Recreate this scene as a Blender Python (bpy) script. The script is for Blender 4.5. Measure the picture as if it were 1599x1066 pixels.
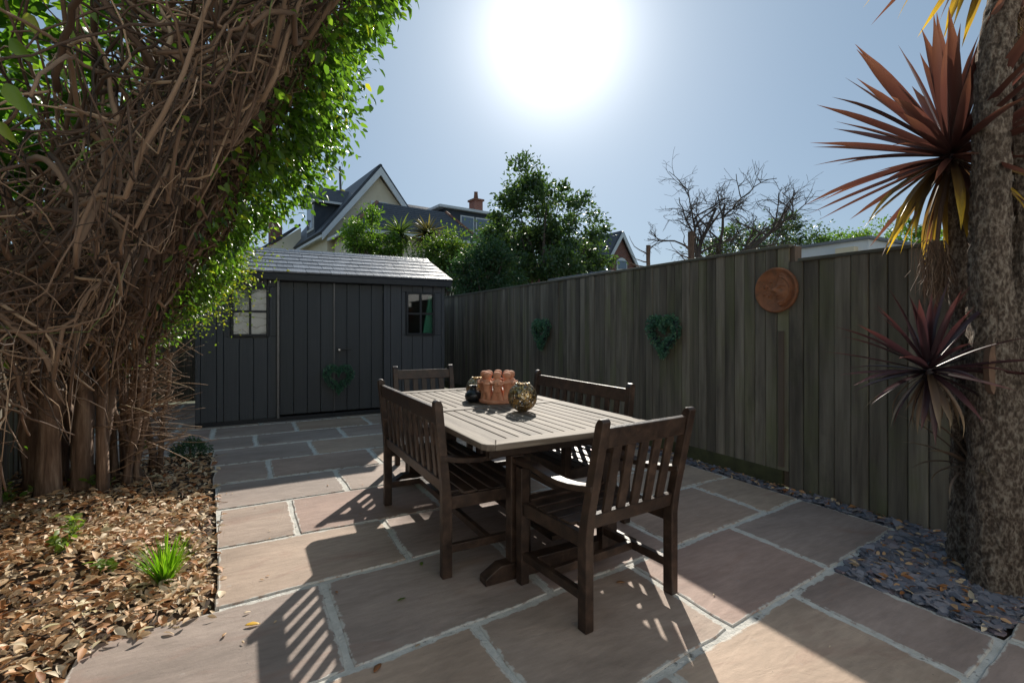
import bpy, math, random
import numpy as np
from mathutils import Matrix, Vector
for o in list(bpy.data.objects): bpy.data.objects.remove(o)
SC = bpy.context.scene
COL = SC.collection
R = math.radians
random.seed(7); RNG = np.random.default_rng(7)

# ------------------------------------------------------------------ camera
F, CX, HY, CAMH, YAW = 770.0, 799.5, 511.0, 1.3, R(28.5)
cs, sn = math.cos(YAW), math.sin(YAW)
cam = bpy.data.cameras.new('camera'); camo = bpy.data.objects.new('camera', cam); COL.objects.link(camo)
cam.sensor_width = 36; cam.lens = 36 * F / 1599; cam.shift_y = -(533 - HY) / 1599
cam.clip_start = 0.05; cam.clip_end = 3000
camo.location = (0, 0, CAMH); camo.rotation_euler = (R(90), 0, -YAW)
SC.camera = camo
# ------------------------------------------------------------------ sky, sun, exposure
SUN_AZ, SUN_EL = R(33.4), R(30.6)
SUNV = Vector((math.sin(SUN_AZ) * math.cos(SUN_EL), math.cos(SUN_AZ) * math.cos(SUN_EL), math.sin(SUN_EL)))
w = bpy.data.worlds.new('World'); SC.world = w; w.use_nodes = True
nt = w.node_tree; N = nt.nodes; LK = nt.links
bg = N['Background']; sky = N.new('ShaderNodeTexSky'); sky.sky_type = 'NISHITA'; sky.sun_disc = False
sky.sun_elevation = SUN_EL; sky.sun_rotation = SUN_AZ; sky.air_density = 1.0; sky.dust_density = 0.05; sky.ozone_density = 1.0
# hazy bright air round the sun
tc = N.new('ShaderNodeTexCoord'); dp = N.new('ShaderNodeVectorMath'); dp.operation = 'DOT_PRODUCT'; dp.inputs[1].default_value = SUNV
LK.new(tc.outputs['Generated'], dp.inputs[0])
cl = N.new('ShaderNodeMath'); cl.operation = 'MAXIMUM'; cl.inputs[1].default_value = 0; LK.new(dp.outputs['Value'], cl.inputs[0])
def powmul(p, m):
    a = N.new('ShaderNodeMath'); a.operation = 'POWER'; a.inputs[1].default_value = p; LK.new(cl.outputs[0], a.inputs[0])
    b = N.new('ShaderNodeMath'); b.operation = 'MULTIPLY'; b.inputs[1].default_value = m; LK.new(a.outputs[0], b.inputs[0]); return b
g1 = powmul(140, 2.7); g2 = powmul(20, .95)
ad_ = N.new('ShaderNodeMath'); ad_.operation = 'ADD'; LK.new(g1.outputs[0], ad_.inputs[0]); LK.new(g2.outputs[0], ad_.inputs[1])
vm = N.new('ShaderNodeVectorMath'); vm.operation = 'SCALE'; vm.inputs[0].default_value = (1, .97, .92); LK.new(ad_.outputs[0], vm.inputs['Scale'])
va = N.new('ShaderNodeVectorMath'); va.operation = 'ADD'; hz = N.new('ShaderNodeHueSaturation'); hz.inputs['Saturation'].default_value = .62; LK.new(sky.outputs[0], hz.inputs['Color']); 
hm = N.new('ShaderNodeVectorMath'); hm.operation = 'MULTIPLY_ADD'; hm.inputs[1].default_value = (.105, .105, .105); hm.inputs[2].default_value = (.44, .70, 1.00)   # thin even haze veiling the clear sky
LK.new(hz.outputs[0], hm.inputs[0]); LK.new(hm.outputs[0], va.inputs[0]); LK.new(vm.outputs[0], va.inputs[1])
LK.new(va.outputs[0], bg.inputs[0]); bg.inputs[1].default_value = 0.15
sl = bpy.data.lights.new('sun', 'SUN'); slo = bpy.data.objects.new('sun', sl); COL.objects.link(slo)
sl.energy = 2.65; sl.angle = R(.53); sl.color = (1, .93, .82)
slo.rotation_euler = (-SUNV).to_track_quat('-Z', 'Y').to_euler(); slo.location = (10, 15, 20)
SC.view_settings.view_transform = 'Standard'; SC.view_settings.look = 'None'; SC.view_settings.exposure = 1.24; SC.view_settings.gamma = 1
SC.render.engine = 'CYCLES'

# ------------------------------------------------------------------ pixel helpers (photo 1599 x 1066)
def at(px, py, zc):
    xc = (px - CX) / F * zc
    return Vector((xc * cs + zc * sn, -xc * sn + zc * cs, CAMH + (HY - py) / F * zc))
def gp(px, py, z=0.0):
    p = at(px, py, F * (CAMH - z) / (py - HY)); p.z = z; return p
def onX(px, py, X): return at(px, py, X / ((px - CX) / F * cs + sn))
def onY(px, py, Y): return at(px, py, Y / (cs - (px - CX) / F * sn))

# ------------------------------------------------------------------ materials
def nmat(name):
    m = bpy.data.materials.new(name); m.use_nodes = True; return m, m.node_tree.nodes, m.node_tree.links
def ramp(n, cols):
    r = n.new('ShaderNodeValToRGB'); e = r.color_ramp.elements
    while len(e) < len(cols): e.new(.5)
    for i, (p, c) in enumerate(cols): e[i].position = p; e[i].color = (*c, 1)
    return r
def pmat(name, cols, scale=5, detail=6, rough=.6, bump=0, bscale=None, stretch=(1, 1, 1), rand=0, metallic=0, attr=None, trans=0, spec=.5, tcol=None, layers=(), roughvar=0, world=False):
    """colour ramp over noise (or a face attribute), value jitter per object, bump, optional translucency, stain layers"""
    m, n, l = nmat(name); b = n['Principled BSDF']
    tx = n.new('ShaderNodeTexCoord'); oi = n.new('ShaderNodeObjectInfo')
    co = tx.outputs['Object']
    if world:
        ge = n.new('ShaderNodeNewGeometry'); co = ge.outputs['Position']
    off = n.new('ShaderNodeVectorMath'); off.operation = 'MULTIPLY_ADD'
    cmb = n.new('ShaderNodeCombineXYZ'); l.new(oi.outputs['Random'], cmb.inputs[0]); l.new(oi.outputs['Random'], cmb.inputs[1]); l.new(oi.outputs['Random'], cmb.inputs[2])
    l.new(cmb.outputs[0], off.inputs[0]); off.inputs[1].default_value = (0, 0, 0) if world else (37, 23, 51); l.new(co, off.inputs[2])
    mp = n.new('ShaderNodeMapping'); l.new(off.outputs[0], mp.inputs[0]); mp.inputs['Scale'].default_value = stretch
    nz = n.new('ShaderNodeTexNoise'); nz.inputs['Scale'].default_value = scale; nz.inputs['Detail'].default_value = detail; nz.inputs['Roughness'].default_value = .62
    l.new(mp.outputs[0], nz.inputs['Vector'])
    rp = ramp(n, cols)
    if attr:
        at_ = n.new('ShaderNodeAttribute'); at_.attribute_name = attr; l.new(at_.outputs['Fac'], rp.inputs[0])
    else: l.new(nz.outputs['Fac'], rp.inputs[0])
    out = rp.outputs[0]
    for (lc, lscale, lo, hi, amt, lstretch) in layers:
        mp2 = n.new('ShaderNodeMapping'); l.new(off.outputs[0], mp2.inputs[0]); mp2.inputs['Scale'].default_value = lstretch
        n2 = n.new('ShaderNodeTexNoise'); n2.inputs['Scale'].default_value = lscale; n2.inputs['Detail'].default_value = 7; n2.inputs['Roughness'].default_value = .65
        l.new(mp2.outputs[0], n2.inputs['Vector'])
        mr = n.new('ShaderNodeMapRange'); mr.inputs[1].default_value = lo; mr.inputs[2].default_value = hi; mr.inputs[4].default_value = amt
        l.new(n2.outputs['Fac'], mr.inputs[0])
        mx = n.new('ShaderNodeMix'); mx.data_type = 'RGBA'; l.new(mr.outputs[0], mx.inputs[0]); l.new(out, mx.inputs[6]); mx.inputs[7].default_value = (*lc, 1)
        out = mx.outputs[2]
    if rand:
        hs = n.new('ShaderNodeHueSaturation'); mr = n.new('ShaderNodeMapRange'); mr.inputs[3].default_value = 1 - rand; mr.inputs[4].default_value = 1 + rand
        l.new(oi.outputs['Random'], mr.inputs[0]); l.new(mr.outputs[0], hs.inputs['Value']); l.new(out, hs.inputs['Color']); out = hs.outputs[0]
    l.new(out, b.inputs['Base Color'])
    b.inputs['Roughness'].default_value = rough; b.inputs['Metallic'].default_value = metallic; b.inputs['Specular IOR Level'].default_value = spec
    if roughvar:
        mr = n.new('ShaderNodeMapRange'); mr.inputs[3].default_value = rough - roughvar; mr.inputs[4].default_value = rough + roughvar
        l.new(nz.outputs['Fac'], mr.inputs[0]); l.new(mr.outputs[0], b.inputs['Roughness'])
    if bump:
        nb = nz
        if bscale:
            nb = n.new('ShaderNodeTexNoise'); nb.inputs['Scale'].default_value = bscale; nb.inputs['Detail'].default_value = 8; nb.inputs['Roughness'].default_value = .6; l.new(mp.outputs[0], nb.inputs['Vector'])
        bp = n.new('ShaderNodeBump'); bp.inputs['Strength'].default_value = min(1, bump); bp.inputs['Distance'].default_value = .01 * max(1, bump)
        l.new(nb.outputs['Fac'], bp.inputs['Height']); l.new(bp.outputs[0], b.inputs['Normal'])
    if trans:
        t = n.new('ShaderNodeBsdfTranslucent'); ms = n.new('ShaderNodeMixShader'); ms.inputs[0].default_value = trans
        if tcol:
            mx = n.new('ShaderNodeMix'); mx.data_type = 'RGBA'; mx.blend_type = 'MULTIPLY'; mx.inputs[0].default_value = 1
            l.new(out, mx.inputs[6]); mx.inputs[7].default_value = (*tcol, 1); l.new(mx.outputs[2], t.inputs[0])
        else: l.new(out, t.inputs[0])
        l.new(b.outputs[0], ms.inputs[1]); l.new(t.outputs[0], ms.inputs[2]); l.new(ms.outputs[0], n['Material Output'].inputs[0])
    return m
M = {}
WS = (1, 1, .06)
M['ground'] = pmat('ground', [(.3, (.05, .06, .025)), (.7, (.10, .10, .05))], 3, rough=.95, bump=.5, world=True)
M['mortar'] = pmat('mortar', [(.3, (.50, .49, .45)), (.7, (.70, .68, .63))], 14, rough=.95, bump=.8, bscale=60, world=True, layers=[((.10, .09, .08), 22, .6, .68, .8, (1, 1, 1))])
M['slab'] = None
M['soil'] = pmat('soil', [(.3, (.035, .024, .016)), (.7, (.09, .06, .04))], 9, rough=1, bump=1.5, world=True)
M['wood'] = pmat('dark_stained_wood', [(.32, (.018, .010, .007)), (.52, (.045, .025, .016)), (.75, (.10, .060, .040))], 14, rough=.45, bump=.25, bscale=30, stretch=(1, 1, 1), rand=.18, roughvar=.15, layers=[((.16, .12, .09), 55, .70, .78, .6, (1, 1, 1))])
def wood_dir(name, stretch, cols, **k): return pmat(name, cols, 22, stretch=stretch, **k)
TT = [(.28, (.05, .037, .027)), (.45, (.13, .10, .075)), (.58, (.20, .163, .125)), (.8, (.30, .255, .205))]
M['top_y'] = wood_dir('weathered_teak_long', (1, .06, 1), TT, rough=.75, bump=.4, rand=.14)
M['top_x'] = wood_dir('weathered_teak_cross', (.06, 1, 1), TT, rough=.75, bump=.4, rand=.12)
FC = [(.28, (.07, .057, .044)), (.5, (.155, .132, .102)), (.75, (.27, .235, .18))]
M['fence'] = pmat('weathered_fence_board', FC, 14, rough=.9, bump=.5, stretch=WS, rand=.32,
                  layers=[((.15, .165, .06), 2.2, .50, .72, .6, (1, 1, .4)), ((.045, .038, .032), 3.0, .55, .7, .7, (1, 1, .25)), ((.38, .34, .28), 30, .66, .74, .5, (1, 1, .05))])
M['fence_cap'] = pmat('fence_capping', [(.3, (.07, .065, .05)), (.7, (.17, .16, .12))], 10, rough=.85, bump=.4, rand=.15, stretch=(1, .08, 1))
M['fence_green'] = pmat('algae_board', [(.3, (.035, .032, .016)), (.7, (.085, .09, .035))], 7, rough=.95, bump=.5)
M['post'] = pmat('brown_fence_post', [(.3, (.10, .072, .052)), (.7, (.19, .135, .10))], 12, rough=.9, bump=.4, stretch=WS)
M['shed'] = pmat('shed_resin_board', [(.3, (.058, .064, .073)), (.7, (.082, .088, .098))], 40, rough=.6, bump=.25, stretch=(1, 1, .04), rand=.06)
M['shed_door'] = pmat('shed_resin_door', [(.3, (.045, .050, .056)), (.7, (.062, .068, .074))], 40, rough=.6, bump=.25, stretch=(1, 1, .04), rand=.05)
M['shed_trim'] = pmat('shed_dark_trim', [(.3, (.012, .015, .020)), (.7, (.02, .024, .03))], 20, rough=.5)
M['shed_metal'] = pmat('shed_door_edge_metal', [(.3, (.12, .12, .125)), (.7, (.17, .17, .175))], 20, rough=.4, metallic=.6)
M['shingle'] = pmat('resin_slate_shingle', [(.3, (.12, .125, .14)), (.7, (.24, .25, .27))], 60, rough=.36, bump=.6, stretch=(1, .06, .06), rand=.22, spec=.6)
M['terracotta'] = pmat('terracotta', [(.3, (.50, .20, .11)), (.7, (.66, .33, .20))], 14, rough=.85, bump=.15, layers=[((.75, .5, .36), 7, .55, .75, .6, (1, 1, 1))])
M['plaque'] = pmat('terracotta_plaque', [(.3, (.22, .09, .045)), (.7, (.42, .17, .08))], 9, rough=.85, bump=.2, layers=[((.10, .075, .055), 14, .52, .7, .7, (1, 1, 1))])
M['black_glaze'] = pmat('black_glaze', [(.3, (.008, .010, .012)), (.7, (.015, .017, .02))], 6, rough=.32)
M['slate'] = pmat('slate_chipping', [(0, (.09, .097, .125)), (.45, (.17, .178, .215)), (.75, (.25, .245, .275)), (1, (.19, .15, .17))], attr='var', rough=.6, bump=.3, bscale=40)
M['litter'] = pmat('dry_leaf_litter', [(0, (.14, .06, .025)), (.2, (.36, .14, .045)), (.45, (.55, .29, .13)), (.7, (.66, .48, .29)), (.95, (.76, .63, .45)), (1, (.34, .34, .06))], attr='var', rough=.6, trans=.2)
M['twig'] = pmat('twig_bark', [(0, (.03, .019, .012)), (.4, (.11, .065, .042)), (.7, (.22, .14, .09)), (.95, (.40, .28, .185)), (1, (.12, .16, .05))], attr='var', rough=.8)
M['trunk'] = pmat('stringy_bark', [(.3, (.08, .05, .034)), (.5, (.20, .128, .088)), (.72, (.40, .29, .21))], 26, rough=.9, bump=1.4, stretch=(1, 1, .09), world=True)
def leafmat(name, cols, trans=.45, rough=.4, tcol=(1.5, 1.7, .7)): return pmat(name, cols, attr='var', rough=rough, trans=trans, tcol=tcol)
M['leaf_bush'] = leafmat('bush_leaf', [(0, (.04, .085, .016)), (.5, (.10, .19, .03)), (.85, (.19, .30, .04)), (1, (.42, .36, .04))], .55, .3)
M['leaf_yel'] = leafmat('privet_leaf', [(0, (.06, .10, .015)), (.5, (.16, .21, .03)), (1, (.36, .30, .04))], .5, .4)
M['leaf_dark'] = leafmat('evergreen_leaf', [(0, (.035, .065, .028)), (.6, (.07, .115, .042)), (1, (.14, .18, .06))], .4, .36)
M['leaf_conifer'] = leafmat('cypress_leaf', [(0, (.03, .07, .04)), (.7, (.06, .115, .05)), (1, (.13, .12, .05))], .4, .5)
M['leaf_mid'] = leafmat('shrub_leaf', [(0, (.045, .085, .018)), (.6, (.10, .16, .03)), (1, (.24, .25, .05))], .45, .45)
M['leaf_lime'] = leafmat('lime_leaf', [(0, (.06, .12, .02)), (.6, (.13, .22, .03)), (1, (.25, .32, .05))], .45, .45)
M['leaf_box'] = leafmat('box_wreath_leaf', [(0, (.045, .13, .10)), (.5, (.085, .22, .13)), (.8, (.16, .31, .26)), (1, (.26, .40, .14))], .25, .45)
M['leaf_blue'] = leafmat('hebe_leaf', [(0, (.03, .07, .04)), (.6, (.06, .125, .07)), (1, (.10, .19, .10))], .25, .5)
M['grass'] = leafmat('grass_blade', [(0, (.07, .16, .01)), (.6, (.17, .33, .02)), (1, (.32, .45, .05))], .5, .45)
M['palm_g'] = leafmat('green_palm_leaf', [(0, (.05, .08, .025)), (.7, (.11, .15, .05)), (1, (.22, .24, .09))], .4, .4)
M['palm_b'] = leafmat('bronze_palm_leaf', [(0, (.05, .045, .025)), (.7, (.12, .095, .055)), (1, (.22, .17, .09))], .4, .4)
M['bark_far'] = pmat('bare_bark', [(.3, (.055, .042, .036)), (.7, (.13, .10, .08))], 6, rough=.9, world=True)
M['stump'] = pmat('stump_bark', [(.3, (.10, .06, .04)), (.7, (.22, .13, .085))], 6, rough=.9, bump=.6, world=True)
M['cream'] = pmat('cream_render', [(.3, (.74, .62, .43)), (.7, (.84, .73, .54))], 1.5, rough=.9, world=True)
M['white'] = pmat('white_paint', [(.3, (.70, .70, .69)), (.7, (.80, .80, .79))], 3, rough=.6)
M['roof'] = pmat('dark_slate_roof', [(.3, (.035, .038, .046)), (.7, (.075, .078, .088))], 7, rough=.55, bump=.4, rand=.25)
M['ridge'] = pmat('terracotta_ridge', [(.3, (.17, .075, .045)), (.7, (.28, .13, .08))], 8, rough=.85, rand=.2)
M['greyroof'] = pmat('grey_felt', [(.3, (.16, .165, .17)), (.7, (.24, .245, .25))], 4, rough=.8)
M['bluegrey'] = pmat('dormer_cladding', [(.3, (.035, .045, .06)), (.7, (.06, .07, .085))], 4, rough=.7)
M['metal'] = pmat('grey_metal', [(.3, (.10, .10, .105)), (.7, (.16, .16, .165))], 10, rough=.45, metallic=.7)
M['chrome'] = pmat('lock_metal', [(.3, (.6, .6, .6)), (.7, (.75, .75, .75))], 10, rough=.3, metallic=.9)
M['reflection'] = None

def slab_material():
    m, n, l = nmat('riven_sandstone'); b = n['Principled BSDF']
    ge = n.new('ShaderNodeNewGeometry'); oi = n.new('ShaderNodeObjectInfo')
    def noise(sc, det=7, stretch=None, vec=None, dist=0):
        z = n.new('ShaderNodeTexNoise'); z.inputs['Scale'].default_value = sc; z.inputs['Detail'].default_value = det; z.inputs['Roughness'].default_value = .62; z.inputs['Distortion'].default_value = dist
        mp = n.new('ShaderNodeMapping'); mp.inputs['Scale'].default_value = stretch or (1, 1, 1); l.new(ge.outputs['Position'], mp.inputs[0]); l.new(mp.outputs[0], z.inputs['Vector']); return z
    base = ramp(n, [(0, (.38, .275, .22)), (.3, (.46, .34, .25)), (.55, (.36, .28, .235)), (.8, (.32, .265, .235)), (1, (.40, .265, .215))]); base.color_ramp.interpolation = 'LINEAR'
    l.new(oi.outputs['Random'], base.inputs[0])
    def mul(src, nz, lo, hi, a, bb):
        mr = n.new('ShaderNodeMapRange'); mr.inputs[1].default_value = lo; mr.inputs[2].default_value = hi; mr.inputs[3].default_value = a; mr.inputs[4].default_value = bb; l.new(nz.outputs['Fac'], mr.inputs[0])
        h = n.new('ShaderNodeHueSaturation'); l.new(mr.outputs[0], h.inputs['Value']); l.new(src, h.inputs['Color']); return h.outputs[0]
    c = mul(base.outputs[0], noise(1.6, 5, (.5, 1.6, 1), dist=.6), .3, .7, .72, 1.22)
    c = mul(c, noise(34, 8, (.25, 1, 1)), .3, .7, .86, 1.12)
    def over(src, col, nz, lo, hi, amt, attr=None):
        mr = n.new('ShaderNodeMapRange'); mr.inputs[1].default_value = lo; mr.inputs[2].default_value = hi; mr.inputs[4].default_value = amt
        if attr:
            ad = n.new('ShaderNodeMath'); ad.operation = 'MULTIPLY'; l.new(nz.outputs['Fac'], ad.inputs[0]); l.new(attr, ad.inputs[1]); l.new(ad.outputs[0], mr.inputs[0])
        else: l.new(nz.outputs['Fac'], mr.inputs[0])
        mx = n.new('ShaderNodeMix'); mx.data_type = 'RGBA'; l.new(mr.outputs[0], mx.inputs[0]); l.new(src, mx.inputs[6]); mx.inputs[7].default_value = (*col, 1); return mx.outputs[2]
    c = over(c, (.30, .17, .13), noise(2.7, 4, (.6, 1.5, 1), dist=1), .56, .72, .5)
    c = over(c, (.10, .09, .085), noise(60, 3), .70, .74, .7)
    c = over(c, (.42, .40, .37), noise(11, 6), .66, .74, .45)
    at_ = n.new('ShaderNodeAttribute'); at_.attribute_name = 'edge'
    c = over(c, (.60, .58, .53), noise(17, 7), .42, .52, .85, at_.outputs['Fac'])
    l.new(c, b.inputs['Base Color']); b.inputs['Roughness'].default_value = .72; b.inputs['Specular IOR Level'].default_value = .35
    b1 = n.new('ShaderNodeBump'); b1.inputs['Strength'].default_value = .55; b1.inputs['Distance'].default_value = .012; l.new(noise(5, 9, (.6, 1.3, 1), dist=.8).outputs['Fac'], b1.inputs['Height'])
    b2 = n.new('ShaderNodeBump'); b2.inputs['Strength'].default_value = .3; b2.inputs['Distance'].default_value = .004; l.new(noise(55, 6).outputs['Fac'], b2.inputs['Height']); l.new(b1.outputs[0], b2.inputs['Normal'])
    l.new(b2.outputs[0], b.inputs['Normal']); return m
M['slab'] = slab_material()
def pane_mat(name, tint=(.9, .93, .95)):
    m, n, l = nmat(name); b = n['Principled BSDF']
    t = n.new('ShaderNodeBsdfTransparent'); t.inputs[0].default_value = (*tint, 1); g = n.new('ShaderNodeBsdfGlossy'); g.inputs['Roughness'].default_value = .03
    fr = n.new('ShaderNodeFresnel'); fr.inputs[0].default_value = 1.6; ms = n.new('ShaderNodeMixShader')
    tx = n.new('ShaderNodeTexCoord'); nz = n.new('ShaderNodeTexNoise'); nz.inputs['Scale'].default_value = 3; l.new(tx.outputs['Object'], nz.inputs['Vector'])
    bp = n.new('ShaderNodeBump'); bp.inputs['Strength'].default_value = .08; l.new(nz.outputs['Fac'], bp.inputs['Height']); l.new(bp.outputs[0], g.inputs['Normal'])
    l.new(fr.outputs[0], ms.inputs[0]); l.new(t.outputs[0], ms.inputs[1]); l.new(g.outputs[0], ms.inputs[2]); l.new(ms.outputs[0], n['Material Output'].inputs[0]); return m
M['pane'] = pane_mat('clear_pane')
def glass_far():
    m, n, l = nmat('dark_window_glass'); b = n['Principled BSDF']; b.inputs['Base Color'].default_value = (.10, .14, .19, 1); b.inputs['Roughness'].default_value = .05; b.inputs['Specular IOR Level'].default_value = 1; return m
M['glass_far'] = glass_far()
def reflection_mat():
    m, n, l = nmat('painted_window_reflection'); b = n['Principled BSDF']; tx = n.new('ShaderNodeTexCoord')
    wv = n.new('ShaderNodeTexWave'); wv.wave_type = 'RINGS'; wv.inputs['Scale'].default_value = 3.2; wv.inputs['Distortion'].default_value = 9; wv.inputs['Detail'].default_value = 1.5; wv.inputs['Detail Scale'].default_value = 1.2  # rings paint the distorted window reflection into the colour
    l.new(tx.outputs['Object'], wv.inputs['Vector']); rp = ramp(n, [(0, (.35, .34, .32)), (.08, (.82, .82, .80)), (1, (.88, .88, .86))]); l.new(wv.outputs['Fac'], rp.inputs[0]); l.new(rp.outputs[0], b.inputs['Base Color']); b.inputs['Roughness'].default_value = .6; return m
M['reflection'] = reflection_mat()
M['green_cloth'] = pmat('green_tarpaulin', [(.3, (.10, .42, .24)), (.7, (.16, .52, .32))], 4, rough=.6)
def brick_mat():
    m, n, l = nmat('red_brickwork'); b = n['Principled BSDF']; tx = n.new('ShaderNodeTexCoord'); br = n.new('ShaderNodeTexBrick')
    mp = n.new('ShaderNodeMapping'); mp.inputs['Rotation'].default_value = (R(90), 0, 0); l.new(tx.outputs['Object'], mp.inputs[0]); l.new(mp.outputs[0], br.inputs['Vector'])
    br.inputs['Scale'].default_value = 1; br.inputs['Brick Width'].default_value = .225; br.inputs['Row Height'].default_value = .075; br.inputs['Mortar Size'].default_value = .01
    br.inputs['Color1'].default_value = (.27, .085, .055, 1); br.inputs['Color2'].default_value = (.20, .06, .045, 1); br.inputs['Mortar'].default_value = (.28, .22, .18, 1)
    l.new(br.outputs[0], b.inputs['Base Color']); b.inputs['Roughness'].default_value = .9; return m
M['brick'] = brick_mat()
def mosaic_mat():
    m, n, l = nmat('pierced_gold_mosaic'); b = n['Principled BSDF']; tx = n.new('ShaderNodeTexCoord')
    vo = n.new('ShaderNodeTexVoronoi'); vo.inputs['Scale'].default_value = 70; l.new(tx.outputs['Object'], vo.inputs['Vector'])
    rp = ramp(n, [(0, (.62, .40, .14)), (.4, (.30, .20, .09)), (.7, (.10, .085, .07)), (1, (.55, .47, .33))]); sp = n.new('ShaderNodeSeparateColor'); l.new(vo.outputs['Color'], sp.inputs[0]); l.new(sp.outputs[0], rp.inputs[0]); l.new(rp.outputs[0], b.inputs['Base Color'])
    b.inputs['Metallic'].default_value = .75; b.inputs['Roughness'].default_value = .32
    bp = n.new('ShaderNodeBump'); bp.inputs['Strength'].default_value = .8; bp.inputs['Distance'].default_value = .004; l.new(vo.outputs['Distance'], bp.inputs['Height']); l.new(bp.outputs[0], b.inputs['Normal'])
    # pierced holes at the middle of some cells
    lt = n.new('ShaderNodeMath'); lt.operation = 'LESS_THAN'; lt.inputs[1].default_value = .40; l.new(vo.outputs['Distance'], lt.inputs[0])
    gt = n.new('ShaderNodeMath'); gt.operation = 'GREATER_THAN'; gt.inputs[1].default_value = .35; l.new(sp.outputs[1], gt.inputs[0])
    mu = n.new('ShaderNodeMath'); mu.operation = 'MULTIPLY'; l.new(lt.outputs[0], mu.inputs[0]); l.new(gt.outputs[0], mu.inputs[1])
    su = n.new('ShaderNodeMath'); su.operation = 'SUBTRACT'; su.inputs[0].default_value = 1; l.new(mu.outputs[0], su.inputs[1]); l.new(su.outputs[0], b.inputs['Alpha']); return m
M['mosaic'] = mosaic_mat()
def sword_mat(name, base, mid, tip, trans):
    m, n, l = nmat(name); b = n['Principled BSDF']; tx = n.new('ShaderNodeTexCoord'); sp = n.new('ShaderNodeSeparateXYZ'); l.new(tx.outputs['Object'], sp.inputs[0])
    nz = n.new('ShaderNodeTexNoise'); nz.inputs['Scale'].default_value = 30; mp = n.new('ShaderNodeMapping'); mp.inputs['Scale'].default_value = (.12, 2, 1); l.new(tx.outputs['Object'], mp.inputs[0]); l.new(mp.outputs[0], nz.inputs['Vector'])
    oi = n.new('ShaderNodeObjectInfo')
    a = n.new('ShaderNodeMath'); a.operation = 'MULTIPLY_ADD'; a.inputs[1].default_value = .25; l.new(nz.outputs['Fac'], a.inputs[0]); l.new(sp.outputs[0], a.inputs[2])
    rp = ramp(n, [(.15, base), (.7, mid), (1, tip)]); l.new(a.outputs[0], rp.inputs[0])
    hs = n.new('ShaderNodeHueSaturation'); mr = n.new('ShaderNodeMapRange'); mr.inputs[3].default_value = .75; mr.inputs[4].default_value = 1.3; l.new(oi.outputs['Random'], mr.inputs[0]); l.new(mr.outputs[0], hs.inputs['Value']); l.new(rp.outputs[0], hs.inputs['Color'])
    l.new(hs.outputs[0], b.inputs['Base Color']); b.inputs['Roughness'].default_value = .38
    t = n.new('ShaderNodeBsdfTranslucent'); l.new(hs.outputs[0], t.inputs[0]); ms = n.new('ShaderNodeMixShader'); ms.inputs[0].default_value = trans
    l.new(b.outputs[0], ms.inputs[1]); l.new(t.outputs[0], ms.inputs[2]); l.new(ms.outputs[0], n['Material Output'].inputs[0]); return m
M['sword_red'] = sword_mat('cordyline_red_leaf', (.075, .032, .026), (.125, .046, .034), (.20, .08, .045), .38)
M['sword_dark'] = sword_mat('cordyline_purple_leaf', (.035, .018, .022), (.055, .022, .026), (.12, .04, .035), .22)
M['sword_yellow'] = sword_mat('cordyline_yellowing_leaf', (.09, .045, .03), (.20, .12, .03), (.68, .44, .03), .45)
M['sword_dry'] = sword_mat('cordyline_dry_leaf', (.13, .08, .05), (.22, .14, .09), (.30, .22, .13), .3)
def cork_mat():
    m, n, l = nmat('corky_cordyline_bark'); b = n['Principled BSDF']; ge = n.new('ShaderNodeNewGeometry')
    mp = n.new('ShaderNodeMapping'); mp.inputs['Scale'].default_value = (1, 1, .5); l.new(ge.outputs['Position'], mp.inputs[0])
    vo = n.new('ShaderNodeTexVoronoi'); vo.inputs['Scale'].default_value = 95; nz = n.new('ShaderNodeTexNoise'); nz.inputs['Scale'].default_value = 45; nz.inputs['Detail'].default_value = 8; nz.inputs['Roughness'].default_value = .7
    l.new(mp.outputs[0], nz.inputs['Vector']); l.new(mp.outputs[0], vo.inputs['Vector'])
    ml = n.new('ShaderNodeMath'); ml.operation = 'MULTIPLY_ADD'; ml.inputs[1].default_value = .22; l.new(vo.outputs['Distance'], ml.inputs[0]); l.new(nz.outputs['Fac'], ml.inputs[2])
    rp = ramp(n, [(.42, (.050, .034, .024)), (.58, (.15, .105, .075)), (.72, (.36, .29, .225)), (.85, (.5, .43, .35))]); l.new(ml.outputs[0], rp.inputs[0]); l.new(rp.outputs[0], b.inputs['Base Color'])
    b.inputs['Roughness'].default_value = .92; bp = n.new('ShaderNodeBump'); bp.inputs['Strength'].default_value = 1; bp.inputs['Distance'].default_value = .05; l.new(ml.outputs[0], bp.inputs['Height']); l.new(bp.outputs[0], b.inputs['Normal']); return m
M['cork'] = cork_mat()

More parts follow.
